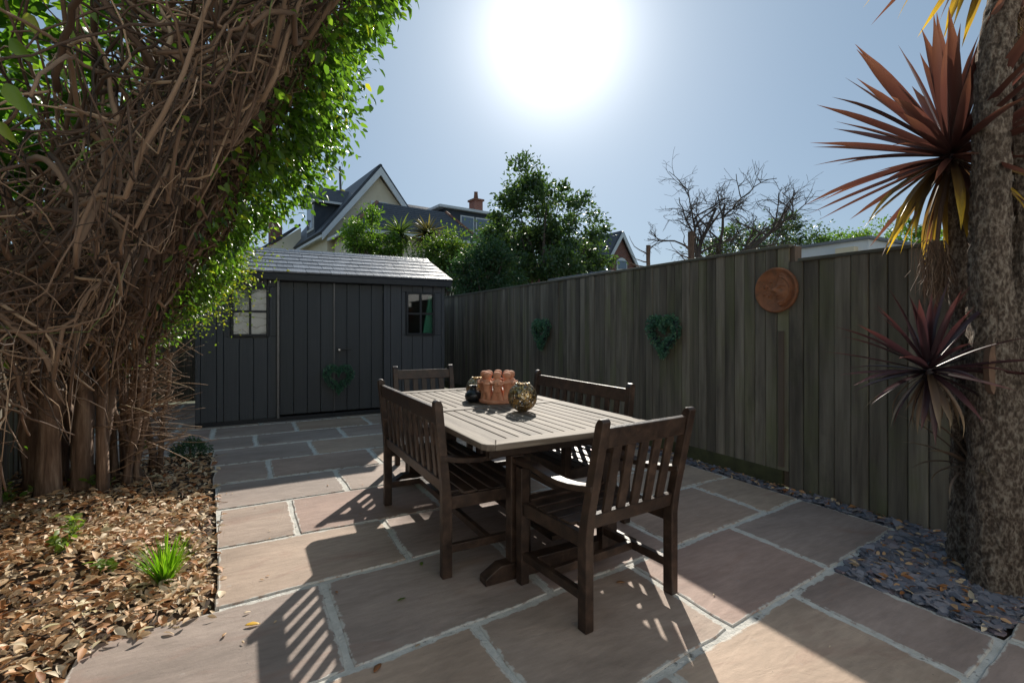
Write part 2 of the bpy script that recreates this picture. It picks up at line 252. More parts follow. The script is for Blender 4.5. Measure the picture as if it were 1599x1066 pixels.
# ------------------------------------------------------------------ mesh helpers
def tag(o, label=None, cat=None, group=None, kind=None):
    for k, v in (('label', label), ('category', cat), ('group', group), ('kind', kind)):
        if v: o[k] = v
    return o
def link(o, parent=None):
    COL.objects.link(o)
    if parent: o.parent = parent
    return o
def thing(name, loc, rz, label, cat, group=None):
    o = link(bpy.data.objects.new(name, None)); o.location = loc; o.rotation_euler = (0, 0, rz); o.empty_display_size = .1
    return tag(o, label, cat, group)
class MB:
    def __init__(s): s.v = []; s.f = []; s.a = []; s.ea = None
    def add(s, vs, fs, var=0.0):
        k = len(s.v); s.v += [tuple(x) for x in vs]; s.f += [tuple(i + k for i in f) for f in fs]; s.a += [var] * len(fs)
        return s
    def box(s, c, d, mat=None):
        hx, hy, hz = d[0] / 2, d[1] / 2, d[2] / 2
        vs = [Vector((x, y, z)) for z in (-hz, hz) for y in (-hy, hy) for x in (-hx, hx)]
        if mat is not None: vs = [mat @ v for v in vs]
        c = Vector(c); return s.add([v + c for v in vs], [(0, 2, 3, 1), (4, 5, 7, 6), (0, 1, 5, 4), (2, 6, 7, 3), (0, 4, 6, 2), (1, 3, 7, 5)])
    def bar(s, p0, p1, wdt, hgt, up=(0, 0, 1)):
        p0, p1 = Vector(p0), Vector(p1); d = (p1 - p0); L = d.length; d.normalize(); sd = d.cross(Vector(up)).normalized(); u = sd.cross(d)
        return s.box((p0 + p1) / 2, (wdt, L, hgt), Matrix((sd, d, u)).transposed())
    def prism(s, poly, d, fn):
        """poly: 2D outline, extruded -d/2..d/2; fn(a,b,t)->xyz"""
        n = len(poly); vs = [fn(a, b, -d / 2) for a, b in poly] + [fn(a, b, d / 2) for a, b in poly]
        return s.add(vs, [tuple(range(n - 1, -1, -1)), tuple(range(n, 2 * n))] + [(i, (i + 1) % n, n + (i + 1) % n, n + i) for i in range(n)])
    def panel(s, pts, th):
        pts = [Vector(p) for p in pts]; nrm = Vector((0, 0, 0))
        for i in range(len(pts)): nrm += (pts[i] - pts[0]).cross(pts[(i + 1) % len(pts)] - pts[0])
        nrm.normalize(); n = len(pts); vs = pts + [p - nrm * th for p in pts]
        return s.add(vs, [tuple(range(n)), tuple(range(2 * n - 1, n - 1, -1))] + [(i, n + i, n + (i + 1) % n, (i + 1) % n) for i in range(n)])
    def tube(s, pts, rads, n=6, var=0.0, cap=True):
        pts = [Vector(p) for p in pts]; k0 = len(s.v); prev = None; vs = []
        for i, p in enumerate(pts):
            d = (pts[min(i + 1, len(pts) - 1)] - pts[max(i - 1, 0)])
            d = d.normalized() if d.length > 1e-9 else Vector((0, 0, 1))
            if prev is None: u = d.orthogonal().normalized()
            else:
                u = prev - d * prev.dot(d); u = u.normalized() if u.length > 1e-6 else d.orthogonal().normalized()
            prev = u; v = d.cross(u); r = rads[i] if hasattr(rads, '__len__') else rads
            for j in range(n):
                a = 2 * math.pi * j / n; vs.append(p + u * (r * math.cos(a)) + v * (r * math.sin(a)))
        fs = []
        for i in range(len(pts) - 1):
            for j in range(n): fs.append((i * n + j, i * n + (j + 1) % n, (i + 1) * n + (j + 1) % n, (i + 1) * n + j))
        if cap: fs.append(tuple(range(n - 1, -1, -1))); fs.append(tuple((len(pts) - 1) * n + j for j in range(n)))
        return s.add(vs, fs, var)
    def lathe(s, prof, n=24, c=(0, 0, 0)):
        vs = [(c[0] + r * math.cos(2 * math.pi * j / n), c[1] + r * math.sin(2 * math.pi * j / n), c[2] + z) for r, z in prof for j in range(n)]
        fs = [(i * n + j, i * n + (j + 1) % n, (i + 1) * n + (j + 1) % n, (i + 1) * n + j) for i in range(len(prof) - 1) for j in range(n)]
        return s.add(vs, fs)
    def mesh(s, name, m, smooth=False):
        me = bpy.data.meshes.new(name); me.from_pydata(s.v, [], s.f); me.materials.append(M[m] if isinstance(m, str) else m)
        if any(s.a):
            a = me.attributes.new('var', 'FLOAT', 'FACE'); a.data.foreach_set('value', s.a)
        if s.ea:
            a = me.attributes.new('edge', 'FLOAT', 'POINT'); a.data.foreach_set('value', s.ea)
        if smooth: me.polygons.foreach_set('use_smooth', [True] * len(me.polygons))
        me.update(); return me
    def build(s, name, m, parent=None, smooth=False, bevel=0):
        o = link(bpy.data.objects.new(name, s.mesh(name, m, smooth)), parent)
        if bevel:
            b = o.modifiers.new('bevel', 'BEVEL'); b.width = bevel; b.segments = 2; b.limit_method = 'ANGLE'; b.harden_normals = False
        return o
def inst(name, me, parent, loc=(0, 0, 0), rot=(0, 0, 0), scale=(1, 1, 1)):
    o = link(bpy.data.objects.new(name, me), parent); o.location = loc; o.rotation_euler = rot; o.scale = scale; return o
def copy_tree(o, parent=None):
    c = o.copy(); COL.objects.link(c); c.parent = parent
    for ch in o.children: copy_tree(ch, c)
    return c
def norm(a): return a / np.maximum(np.linalg.norm(a, axis=1, keepdims=True), 1e-9)
OVAL = [(.18, .30), (.5, .5), (.8, .30)]
DIAM = [(.45, .5)]
SPEAR = [(.25, .5), (.7, .35)]
def leaf_obj(name, P, D, Nn, L, W, var, m, parent=None, prof=DIAM, fold=.25, curl=.15):
    """many leaves as one mesh: base point, tip direction, facing, length, width"""
    P = np.asarray(P, float); n = len(P); D = norm(np.asarray(D, float)); Nn = np.asarray(Nn, float)
    S = norm(np.cross(D, Nn)); U = np.cross(S, D); L = np.broadcast_to(L, (n,))[:, None]; W = np.broadcast_to(W, (n,))[:, None]
    cols = [P]
    for t, wd in prof:
        c = P + D * L * t - U * L * curl * t * t
        cols += [c - S * W * wd + U * W * fold * wd, c, c + S * W * wd + U * W * fold * wd]
    cols.append(P + D * L - U * L * curl)
    k = len(cols); V = np.stack(cols, 1).reshape(-1, 3)
    fl = []
    m_ = len(prof)
    fl += [(0, 1, 2), (0, 2, 3)]
    quads = []
    for i in range(m_ - 1):
        a = 1 + 3 * i; quads += [(a, a + 3, a + 4, a + 1), (a + 1, a + 4, a + 5, a + 2)]
    a = 1 + 3 * (m_ - 1); fl += [(a, k - 1, a + 1), (a + 1, k - 1, a + 2)]
    tri = np.array(fl); off = (np.arange(n) * k)[:, None, None]
    T = (tri[None] + off).reshape(-1, 3); nT = len(T); nq = 0
    loops = T.reshape(-1); starts = np.arange(nT) * 3
    vv = np.repeat(var, len(fl))
    if quads:
        Q = (np.array(quads)[None] + off).reshape(-1, 4); nq = len(Q)
        starts = np.concatenate([starts, nT * 3 + np.arange(nq) * 4]); loops = np.concatenate([loops, Q.reshape(-1)]); vv = np.concatenate([vv, np.repeat(var, len(quads))])
    me = bpy.data.meshes.new(name); me.vertices.add(len(V)); me.vertices.foreach_set('co', V.astype(np.float32).reshape(-1))
    me.loops.add(len(loops)); me.loops.foreach_set('vertex_index', loops.astype(np.int32)); me.polygons.add(nT + nq); me.polygons.foreach_set('loop_start', starts.astype(np.int32))
    me.update(calc_edges=True); me.validate()
    a = me.attributes.new('var', 'FLOAT', 'FACE'); a.data.foreach_set('value', vv.astype(np.float32))
    me.polygons.foreach_set('use_smooth', [True] * (nT + nq))
    me.materials.append(M[m]); return link(bpy.data.objects.new(name, me), parent)
def rdir(n):
    d = RNG.normal(size=(n, 3)); return norm(d)

exec_order = []
# ================================================================== SETTING
mb = MB(); mb.add([(-900, -900, -.08), (900, -900, -.08), (900, 900, -.08), (-900, 900, -.08)], [(0, 1, 2, 3)])
tag(mb.build('ground', 'ground'), kind='structure')
# patio : mortar bed with slabs
mb = MB(); mb.add([(-1.62, 6.03, -.007), (-.26, 6.03, -.007), (-.24, 5.3, -.007), (-.10, 2.62, -.007), (-.57, 2.5, -.007), (-.57, -1, -.007), (4.4, -1, -.007), (4.4, .83, -.007), (2.79, .83, -.007), (2.79, 1.5, -.007), (3.72, 1.61, -.007), (3.70, 7.4, -.007), (3.70, 10.1, -.007), (-1.62, 10.1, -.007)], [tuple(range(14))])
patio = tag(mb.build('patio', 'mortar'), kind='structure')
def yl(i, x):   # row lines of the paving
    t = [(10.05, 0), (9.40, 0), (8.72, 0), (8.05, 0), (7.40, 0), (6.72, 0), (6.08, 0), (5.40, 0), (4.745, 0), (4.08, 0), (3.365, 0), (2.655, .062), (1.905, .09), (1.21, .11), (.53, .11), (-.15, .11)][i]
    return t[0] + t[1] * x
rows = [  # cross joints per row, from the passage end to the camera
    (0, [-1.6, -.9, .1, 1.1, 2.1, 3.0, 3.7]), (1, [-1.6, -.5, .5, 1.5, 2.5, 3.7]), (2, [-1.6, -.9, .1, 1.1, 2.1, 3.0, 3.7]), (3, [-1.6, -.75, .2, 1.2, 2.2, 3.2, 3.7]),
    (4, [-1.6, -1.25, -.34, .59, 1.51, 2.45, 3.3, 3.7]), (5, [-1.6, -.85, .115, 1.065, 2.0, 2.95, 3.7]), (6, [-.30, .65, 1.6, 2.55, 3.5, 3.7]), (7, [-.25, .205, 1.16, 2.1, 3.05, 3.7]),
    (8, [-.2, .73, 1.7, 2.65, 3.7]), (9, [-.16, .30, 1.26, 2.2, 3.15, 3.7]), (10, [-.14, .82, 1.78, 2.73, 3.7]), (11, [-.60, .355, 1.325, 2.255, 3.23, 3.71]),
    (12, [-.60, -.08, .88, 1.855, 2.78, 3.71]), (13, [-.6, .45, 1.4, 2.355, 2.78]), (14, [-.6, .9, 1.9, 2.80, 3.75, 4.35])]
def slab(x0, x1, i):
    g = random.uniform(.010, .017); h = random.uniform(-.002, .002)
    c = [(x0 + g, yl(i + 1, x0) + g), (x1 - g, yl(i + 1, x1) + g), (x1 - g, yl(i, x1) - g), (x0 + g, yl(i, x0) - g)]
    ring = []; ph = random.uniform(0, 99)
    for k in range(4):
        a, b = Vector(c[k]), Vector(c[(k + 1) % 4]); L = (b - a).length; m = max(4, int(L / .09)); nr = Vector((a.y - b.y, b.x - a.x)).normalized()
        for j in range(m):
            t = j / m; wob = .0035 * math.sin(9 * t * L + ph + k * 2) + random.uniform(-.0035, .0035)
            if j == 0: q = a + (b - a).normalized() * .006 + nr * .006
            else: q = a + (b - a) * t + nr * (wob + .002)
            ring.append(q)
    cen = sum(ring, Vector((0, 0))) / len(ring)
    def ins(d): return [q + (cen - q).normalized() * d for q in ring]
    n = len(ring); mb = MB(); o = cen
    L0 = [(q.x - o.x, q.y - o.y, -.03) for q in ring]; L1 = [(q.x - o.x, q.y - o.y, -.004 + h) for q in ring]
    L2 = [(q.x - o.x, q.y - o.y, h) for q in ins(.006)]; L3 = [(q.x - o.x, q.y - o.y, h + random.uniform(-.0006, .0006)) for q in ins(.042)]
    vs = L0 + L1 + L2 + L3
    fs = [(r * n + j, r * n + (j + 1) % n, (r + 1) * n + (j + 1) % n, (r + 1) * n + j) for r in range(3) for j in range(n)] + [tuple(3 * n + j for j in range(n))]
    mb.add(vs, fs); mb.ea = [1.04] * (3 * n) + [.2] * n
    ob = mb.build('paving_slab', 'slab', patio); ob.location = (o.x, o.y, .0)
for i, xs in rows:
    for k in range(len(xs) - 1): slab(xs[k], xs[k + 1], i)

# planting bed on the left: soil + litter
mb = MB(); nx, ny = 40, 60
def bedz(x, y):
    e = min(1, max(0, (-.18 - x) / .5))
    if y < 2.75: e *= min(1, max(0, (-.66 - x) / .15)) if y < 2.5 else max(min(1, max(0, (-.66 - x) / .15)), (y - 2.5) / .25)
    if y > 5.85: e = 0
    return -.035 + e * (.045 + .03 * math.sin(3.1 * x + 1.3 * y) + .025 * math.sin(5.3 * y - 2 * x))
def bed_in(x, y):
    if y > 5.98: return False
    if y > 2.60: return x < -.30 + (5.98 - y) * .05 + .0
    return x < -.62 or (y > 2.50 + .17 * (x + .62) and x < -.13)
mb.add([(-3.2 + 3.08 * i / nx, .2 + 5.85 * j / ny, bedz(-3.2 + 3.08 * i / nx, .2 + 5.85 * j / ny)) for j in range(ny + 1) for i in range(nx + 1)],
       [(j * (nx + 1) + i, j * (nx + 1) + i + 1, (j + 1) * (nx + 1) + i + 1, (j + 1) * (nx + 1) + i) for j in range(ny) for i in range(nx)])
tag(mb.build('planting_bed_soil', 'soil', smooth=True), kind='structure')
def scatter(n, x0, x1, y0, y1, ok):
    out = []
    while len(out) < n:
        x, y = random.uniform(x0, x1), random.uniform(y0, y1)
        if ok(x, y): out.append((x, y))
    return out
pts = scatter(17000, -2.4, -.1, .8, 6.0, lambda x, y: bed_in(x + random.gauss(0, .03), y) and random.random() < (1 if y < 4.7 else .5))
n = len(pts); P = np.array([(x, y, bedz(x, y) + random.uniform(.006, .06)) for x, y in pts]); a = RNG.uniform(0, 6.28, n)
D = np.stack([np.cos(a), np.sin(a), RNG.normal(0, .28, n)], 1); Nn = np.stack([RNG.normal(0, .45, n), RNG.normal(0, .45, n), np.ones(n)], 1)
L = RNG.uniform(.028, .075, n)
tag(leaf_obj('leaf_litter', P, D, Nn, L, L * RNG.uniform(.3, .6, n), np.clip(RNG.beta(2.5, 1.35, n), 0, .97), 'litter', prof=OVAL, fold=.5, curl=.25), 'dry brown leaves covering the bed under the overgrown bush', 'leaf litter', kind='stuff')
# small twigs on the litter
mb = MB()
for x, y in scatter(260, -2.3, -.25, 1.2, 5.8, bed_in):
    a = random.uniform(0, 6.28); l = random.uniform(.06, .35); z = bedz(x, y) + .045
    q = [Vector((x, y, z))]
    for k in range(3): a += random.gauss(0, .35); q.append(q[-1] + Vector((math.cos(a), math.sin(a), random.gauss(0, .15))) * l / 3)
    mb.tube(q, [.003, .003, .0025, .0015], 4, random.random())
tag(mb.build('fallen_twigs', 'twig'), 'thin brown twigs lying over the leaf litter', 'twigs', kind='stuff')
# slate chippings bed on the right
mb = MB(); mb.add([(2.76, -1, -.03), (3.9, -1, -.03), (3.9, 10, -.03), (3.68, 10, -.03), (3.68, 1.57, -.03), (2.76, 1.46, -.03)], [(0, 1, 2, 3, 4, 5)])
tag(mb.build('slate_bed_soil', 'soil'), kind='structure')
def chip_in(x, y):
    if y > 1.60 + .0: return x > 3.715
    return x > 2.80 and y < 1.49 + .11 * (x - 2.78) - .01 and (y > .86)
def chips(cnt, rx, ry, smin, smax, zmax):
    mb = MB()
    for x, y in scatter(cnt, *rx, *ry, chip_in):
        k = random.randint(5, 7); r = random.uniform(smin, smax); th = random.uniform(.004, .010); a0 = random.uniform(0, 6.28)
        T = Matrix.Translation((x, y, random.uniform(-.018, zmax))) @ Matrix.Rotation(random.gauss(0, .22), 4, 'X') @ Matrix.Rotation(random.gauss(0, .22), 4, 'Y') @ Matrix.Rotation(a0, 4, 'Z')
        el = random.uniform(.45, .9); ring = [(r * random.uniform(.75, 1.1) * math.cos(6.283 * j / k), el * r * random.uniform(.75, 1.1) * math.sin(6.283 * j / k)) for j in range(k)]
        vs = [T @ Vector((p, q, -th / 2)) for p, q in ring] + [T @ Vector((p, q, th / 2)) for p, q in ring]
        mb.add(vs, [tuple(range(k - 1, -1, -1)), tuple(range(k, 2 * k))] + [(j, (j + 1) % k, k + (j + 1) % k, k + j) for j in range(k)], random.random())
    return mb
mb = chips(3400, (2.8, 3.84), (.86, 1.62), .016, .052, .022); m2 = chips(2600, (3.71, 3.84), (1.6, 9.5), .015, .04, .02); mb.add(m2.v, m2.f); mb.a[-len(m2.a):] = m2.a
tag(mb.build('slate_chippings', 'slate'), 'blue grey slate chippings round the cordyline trunks and along the fence foot', 'slate chips', kind='stuff')
pts = scatter(330, 2.8, 3.84, .86, 1.62, chip_in) + scatter(240, 3.71, 3.84, 1.6, 5.5, chip_in); n = len(pts)
P = np.array([(x, y, random.uniform(.012, .034)) for x, y in pts]); a = RNG.uniform(0, 6.28, n); L = RNG.uniform(.03, .06, n)
tag(leaf_obj('dead_leaves_on_slate', P, np.stack([np.cos(a), np.sin(a), RNG.normal(0, .2, n)], 1), np.stack([RNG.normal(0, .4, n), RNG.normal(0, .4, n), np.ones(n)], 1), L, L * .45, np.clip(RNG.beta(1.5, 2, n), 0, 1), 'litter', prof=OVAL, fold=.4), 'dead brown leaves caught among the slate chippings', 'leaf litter', kind='stuff')

# ================================================================== FENCES
def board_mesh(h, wd=.1006):
    mb = MB(); g = .007; a_ = random.uniform(.015, .022); b_ = random.uniform(.012, .017)
    mb.prism([(-wd / 2, .004), (-wd / 2, -.003), (-wd / 2 + g, -.004), (-wd / 2 + g + .002, -a_), (-wd / 2 + g + .006, -a_ - .002), (wd / 2 - .003, -b_), (wd / 2, -b_ + .003), (wd / 2, .004)], h, lambda a, b, t: (a, b, t + h / 2))
    return mb
tall = [board_mesh(1.965 - .155 + random.uniform(-.004, .004)).mesh('fence_board', 'fence') for _ in range(6)]
fen = thing('closeboard_fence', (3.86, 2.43, 0), 0, 'tall dark weathered closeboard fence behind the table, hung with two heart wreaths', 'fence')
y = 0.045; ymax = 7.9
while y < ymax:
    o = inst('board', random.choice(tall), fen, (random.uniform(-.002, .002), y, .14), (0, 0, R(90) + math.pi)); o.rotation_euler = (random.gauss(0, .002), 0, -R(90)); y += .1
MB().box((0, 3.97, 1.955), (.062, 7.98, .026)).build('capping_rail', 'fence_cap', fen, bevel=.003)
for k in range(4): MB().box((-.006, .99 + 2 * k - (.01 if k else 0), .065), (.03, 1.9, .15)).build('gravel_board', 'fence_green', fen, bevel=.004)
for k in range(5): MB().box((.055, .0 + 1.99 * k, .98), (.09, .09, 1.95)).build('post', 'post', fen, bevel=.004)
for z in (.4, 1.1, 1.75): MB().box((.035, 3.97, z), (.05, 7.8, .07)).build('arris_rail', 'fence', fen)
MB().box((-.024, .05, .72), (.010, .05, 1.1)).build('repair_batten', 'post', fen, bevel=.003)
low = [board_mesh(1.82 + random.uniform(-.004, .004)).mesh('fence_board', 'fence') for _ in range(6)]
fen2 = thing('closeboard_fence', (3.86, 2.41, 0), 0, 'lower run of dark greenish fence behind the red cordylines', 'fence')
y = -.045
while y > -3.6:
    o = inst('board', random.choice(low), fen2, (random.uniform(-.002, .002), y, .0), (random.gauss(0, .002), 0, -R(90)), (1.15, 1, 1)); y -= .115
MB().box((0, -1.85, 1.83), (.062, 3.56, .026)).build('capping_rail', 'fence_cap', fen2, bevel=.003)
for k in range(2): MB().box((.055, -1.8 - 1.75 * k, .92), (.09, .09, 1.84)).build('post', 'post', fen2, bevel=.004)
rear = [board_mesh(1.78 + random.uniform(-.01, .01)).mesh('fence_board', 'fence') for _ in range(4)]
fr = thing('rear_fence', (-1.6, 10.2, 0), 0, 'dark board fence at the far end of the passage beside the shed', 'fence')
for k in range(54): inst('board', random.choice(rear), fr, (.05 + k * .1, 0, .02))
MB().box((2.7, .03, 1.2), (5.4, .04, .08)).build('arris_rail', 'fence', fr)
fl = thing('side_fence', (-1.68, 10.2, 0), 0, 'green tinged board fence half hidden behind the bush trunks', 'fence')
for k in range(86): inst('board', random.choice(rear), fl, (0, -.05 - k * .1, .02), (0, 0, R(90)))
MB().box((-.03, -4.3, 1.2), (.04, 8.6, .08)).build('arris_rail', 'fence', fl)

# ================================================================== SHED
SX, SY, SWD, SDP = -.56, 7.53, 3.41, 2.25
shed = thing('garden_shed', (SX, SY, 0), 0, 'dark grey plank effect garden shed with double doors and slate style roof', 'shed')
EZ, RZ = 2.0, 2.51
def plank(x0, x1, z0, z1, m='shed', par=shed, y=0, th=.03):
    o = MB().box(((x0 + x1) / 2, y + th / 2, (z0 + z1) / 2), (x1 - x0 - .006, th, z1 - z0)).build('plank', m, par, bevel=.004); return o
wins = [(.40, .86), (2.77, 3.24)]; WZ0, WZ1 = 1.175, 1.855
def wall_run(xs):
    for a, b in zip(xs[:-1], xs[1:]):
        hit = [w_ for w_ in wins if b > w_[0] + .01 and a < w_[1] - .01]
        if not hit: plank(a, b, .06, EZ); continue
        w0, w1 = hit[0]
        plank(a, b, .06, WZ0); plank(a, b, WZ1, EZ)
        if a < w0 - .01: plank(a, w0, WZ0 + .003, WZ1 - .003)
        if b > w1 + .01: plank(w1, b, WZ0 + .003, WZ1 - .003)
wall_run([0, .06, .24, .32, .50, .67, .84, .955]); wall_run([2.455, 2.53, 2.70, 2.87, 3.04, 3.21, 3.35, 3.41])
MB().box((SWD / 2, .02, .03), (SWD, .05, .06)).build('base_sill', 'shed_trim', shed)
MB().box((.97, -.006, 1.0), (.035, .05, 1.9)).build('door_jamb', 'shed_metal', shed, bevel=.004); MB().box((2.44, -.004, 1.0), (.035, .05, 1.9)).build('door_jamb', 'shed', shed, bevel=.004)
MB().box((1.705, .025, 1.97), (1.44, .04, .06)).build('door_lintel', 'shed_trim', shed)
for x0, x1, edge in ((.992, 1.705, 1), (1.713, 2.42, 0)):
    d = thing_part = link(bpy.data.objects.new('door', None), shed); d.empty_display_size = .1
    wds = (x1 - x0) / 4
    for k in range(4):
        plank(x0 + k * wds, x0 + (k + 1) * wds, .085, 1.935, 'shed_door', d, .02)
    if edge: MB().box((x1 + .003, .012, 1.01), (.014, .03, 1.86)).build('door_edge_strip', 'shed_metal', d)
    else:
        h = MB(); h.bar((1.775, -.012, .975), (1.95, -.022, .98), .018, .022); h.build('handle', 'black_glaze', d, bevel=.004)
        MB().lathe([(.0, -.02), (.03, -.02), (.03, .02), (0, .02)], 16).build('handle_rose', 'black_glaze', d).matrix_local = Matrix.Translation((1.775, .008, .975)) @ Matrix.Rotation(R(90), 4, 'X')
        MB().lathe([(.0, -.006), (.015, -.006), (.015, .006), (0, .006)], 14).build('lock', 'chrome', d).matrix_local = Matrix.Translation((1.775, -.022, .975)) @ Matrix.Rotation(R(90), 4, 'X')
for w0, w1 in wins:
    wn = MB(); fw = .035
    for (a, b, c_, d_) in ((w0, w0 + fw, WZ0, WZ1), (w1 - fw, w1, WZ0, WZ1), (w0 + fw, w1 - fw, WZ0, WZ0 + fw), (w0 + fw, w1 - fw, WZ1 - fw, WZ1)): wn.box(((a + b) / 2, .0, (c_ + d_) / 2), (b - a, .05, d_ - c_))
    wo = wn.build('window_frame', 'shed_trim', shed, bevel=.004); xm, zm = (w0 + w1) / 2, (WZ0 + WZ1) / 2
    MB().box((xm, .0, zm), (.03, .036, WZ1 - WZ0 - 2 * fw)).build('glazing_bar', 'shed_trim', wo); MB().box((xm, .001, zm), (w1 - w0 - 2 * fw, .034, .03)).build('glazing_bar', 'shed_trim', wo)
    for sx in (-1, 1):
        for sz in (-1, 1): MB().box((xm + sx * (w1 - w0 - 2 * fw + .03) / 4, .008, zm + sz * (WZ1 - WZ0 - 2 * fw + .03) / 4), ((w1 - w0 - 2 * fw - .03) / 2, .003, (WZ1 - WZ0 - 2 * fw - .03) / 2)).build('pane', 'pane', wo)
# other walls
MB().box((.015, SDP / 2 + .03, 1.0), (.03, SDP - .06, 2.0)).build('side_wall', 'shed', shed); MB().box((SWD - .015, SDP / 2 + .03, 1.0), (.03, SDP - .06, 2.0)).build('side_wall', 'shed', shed)
MB().box((SWD / 2, SDP, 1.0), (SWD, .03, 2.0)).build('back_wall', 'shed', shed)
for x in (.015, SWD - .015): MB().prism([(.03, 2.0), (SDP, 2.0), (SDP / 2, 2.44)], .03, lambda a, b, t, x=x: (x + t, a, b)).build('gable_wall', 'shed', shed)
EY, EYZ, RY = -.10, 2.045, SDP / 2   # eave / ridge
rf = MB(); ov = .085
rf.panel([(-ov, EY, EYZ), (SWD + ov, EY, EYZ), (SWD + ov, RY, RZ), (-ov, RY, RZ)], .03); rf.panel([(-ov, RY, RZ), (SWD + ov, RY, RZ), (SWD + ov, SDP + .1, EYZ), (-ov, SDP + .1, EYZ)], .03)
roof = rf.build('roof', 'shed_trim', shed)
MB().box((SWD / 2, EY + .012, EYZ - .055), (SWD + 2 * ov, .02, .085)).build('fascia', 'shed_trim', roof, bevel=.004)
sv = Vector((0, RY - EY, RZ - EYZ)); sl_ = sv.length; sv.normalize(); snrm = Vector((0, -sv.z, sv.y)); ang = math.atan2(sv.z, sv.y)
rowsn = 6; sh = sl_ / rowsn
shm = {}
for wd in (.15, .18, .21, .24): shm[wd] = MB().prism([(0, -.012), (0, .010), (sh + .04, .004), (sh + .04, -.012)], wd - .005, lambda a, b, t: (t, a, b)).mesh('shingle', 'shingle')
for r_ in range(rowsn):
    x = -ov + .0
    while x < SWD + ov - .02:
        wd = random.choice(list(shm)); ww = min(wd, SWD + ov - x)
        if SWD + ov - x - wd < .1: ww = SWD + ov - x
        base = Vector((x + ww / 2, EY, EYZ)) + sv * (r_ * sh) + snrm * (.012 + .004)
        o = inst('shingle', shm[wd], roof, base, (ang + R(-1.2) + random.gauss(0, .004), 0, 0), (ww / wd, 1 if r_ < rowsn - 1 else .84, 1)); x += ww
MB().prism([(-.09, -.03), (0, .022), (.09, -.03), (.09, -.045), (0, .004), (-.09, -.045)], SWD + 2 * ov + .02, lambda a, b, t: (SWD / 2 + t, RY + a, RZ + .022 + b)).build('ridge_cap', 'shingle', roof)
for k in range(6): MB().box((SWD + ov + .006, (EY + RY) / 2 if 0 else 0, 0), (.012, sl_ / 6, .06), Matrix.Rotation(ang, 3, 'X')).build('barge_board', 'shed_trim', roof).location = Vector((0, EY, EYZ - .01)) + sv * sl_ * (k + .5) / 6
# cloth inside the right window; added board imitating the house's reflection in the left
sb = MB().box((0, 0, 0), (.52, .02, .74)).build('reflection_board', 'reflection'); sb.location = (SX + .63, SY + .09, 1.515); tag(sb, 'pale wavy painted sheet behind the left shed window', 'reflection')
gt = MB(); gt.panel([(-.05, 0, -.35), (.13, .03, -.35), (.14, .03, .28), (.06, 0, .28)], .03); go = gt.build('tarpaulin', 'green_cloth'); go.location = (SX + 3.12, SY + .08, 1.52); tag(go, 'green cloth hanging behind the right shed window', 'cloth')

# ================================================================== FURNITURE
def make_seat(name, W, nsl, label, cat, rake, group):
    t = thing(name, (0, 0, 0), 0, label, cat, group)
    yb = lambda z: -rake * max(0, z - .42) / .5
    for s_ in (-1, 1):
        x = s_ * W / 2; H = .925; hw = .027
        pr = [(-hw + .0, 0), (hw, 0), (hw, .40)] + [(yb(z) + hw - .004, z) for z in (.5, .7, H - .03)]
        pr += [(yb(H) + (hw - .004) * math.cos(a), H - .027 + .027 * math.sin(a)) for a in (R(30), R(60), R(90), R(120), R(150))]
        pr += [(yb(z) - hw + .004, z) for z in (H - .03, .7, .5)] + [(-hw, .40)]
        MB().prism(pr, .046, lambda a, b, t_, x=x: (x + t_, a, b)).build('back_post', 'wood', t, bevel=.004)
        MB().box((x, .475, .295), (.048, .05, .59)).build('front_leg', 'wood', t, bevel=.004)
        pa = []
        for k in range(9):
            q = k / 8; pa.append((-.02 + .55 * q + yb(.62) * (1 - q), .640 - .035 * math.sin(math.pi * min(1, q * 1.35)) * .8 - .012 * q))
        pa2 = [(a, b - .028) for a, b in reversed(pa)]
        MB().prism(pa + pa2, .058, lambda a, b, t_, x=x: (x + t_, a, b)).build('armrest', 'wood', t, bevel=.004)
        MB().box((x, .237, .385), (.032, .43, .065)).build('seat_rail', 'wood', t, bevel=.003)
        MB().box((x, .237, .145), (.03, .43, .042)).build('side_stretcher', 'wood', t, bevel=.003)
    MB().box((0, .25, .145), (W - .03, .03, .04)).build('cross_stretcher', 'wood', t, bevel=.003)
    MB().box((0, .475, .385), (W - .05, .026, .065)).build('front_rail', 'wood', t, bevel=.003)
    zt0, zt1 = .795, .885; zb0, zb1 = .435, .50
    MB().bar((-W / 2 + .02, yb(.84), .84), (W / 2 - .02, yb(.84), .84), .026, zt1 - zt0, (0, -rake / .5, 1)).build('top_rail', 'wood', t, bevel=.004)
    MB().bar((-W / 2 + .02, yb(.467), .467), (W / 2 - .02, yb(.467), .467), .026, zb1 - zb0, (0, -rake / .5, 1)).build('lower_back_rail', 'wood', t, bevel=.004)
    sw = .046 if nsl > 6 else .05
    for k in range(nsl):
        x = -W / 2 + .02 + (W - .04) * (k + 1) / (nsl + 1)
        MB().bar((x, yb(.48), .48), (x, yb(.82), .82), sw, .015, (0, 1, 0)).build('back_slat', 'wood', t, bevel=.002)
    for k in range(6):
        yy = .055 + k * .082; zz = .428 - .014 * math.sin(math.pi * (k + .3) / 6)
        MB().box((0, yy, zz), (W + (.0 if 0 < k < 5 else -.05), .066, .018)).build('seat_slat', 'wood', t, bevel=.003)
    return t
ch1 = make_seat('garden_chair', .555, 5, 'dark wooden garden armchair in front, its slatted back towards the camera', 'chair', .11, 'matching dark wooden garden armchairs')
ch1.location = (1.565, 1.735, .0); ch1.rotation_euler = (0, 0, R(5))
ch2 = copy_tree(ch1); ch2.location = (1.55, 4.60, 0); ch2.rotation_euler = (0, 0, R(180 - 4)); ch2['label'] = 'dark wooden garden armchair at the far end of the table, facing the camera'
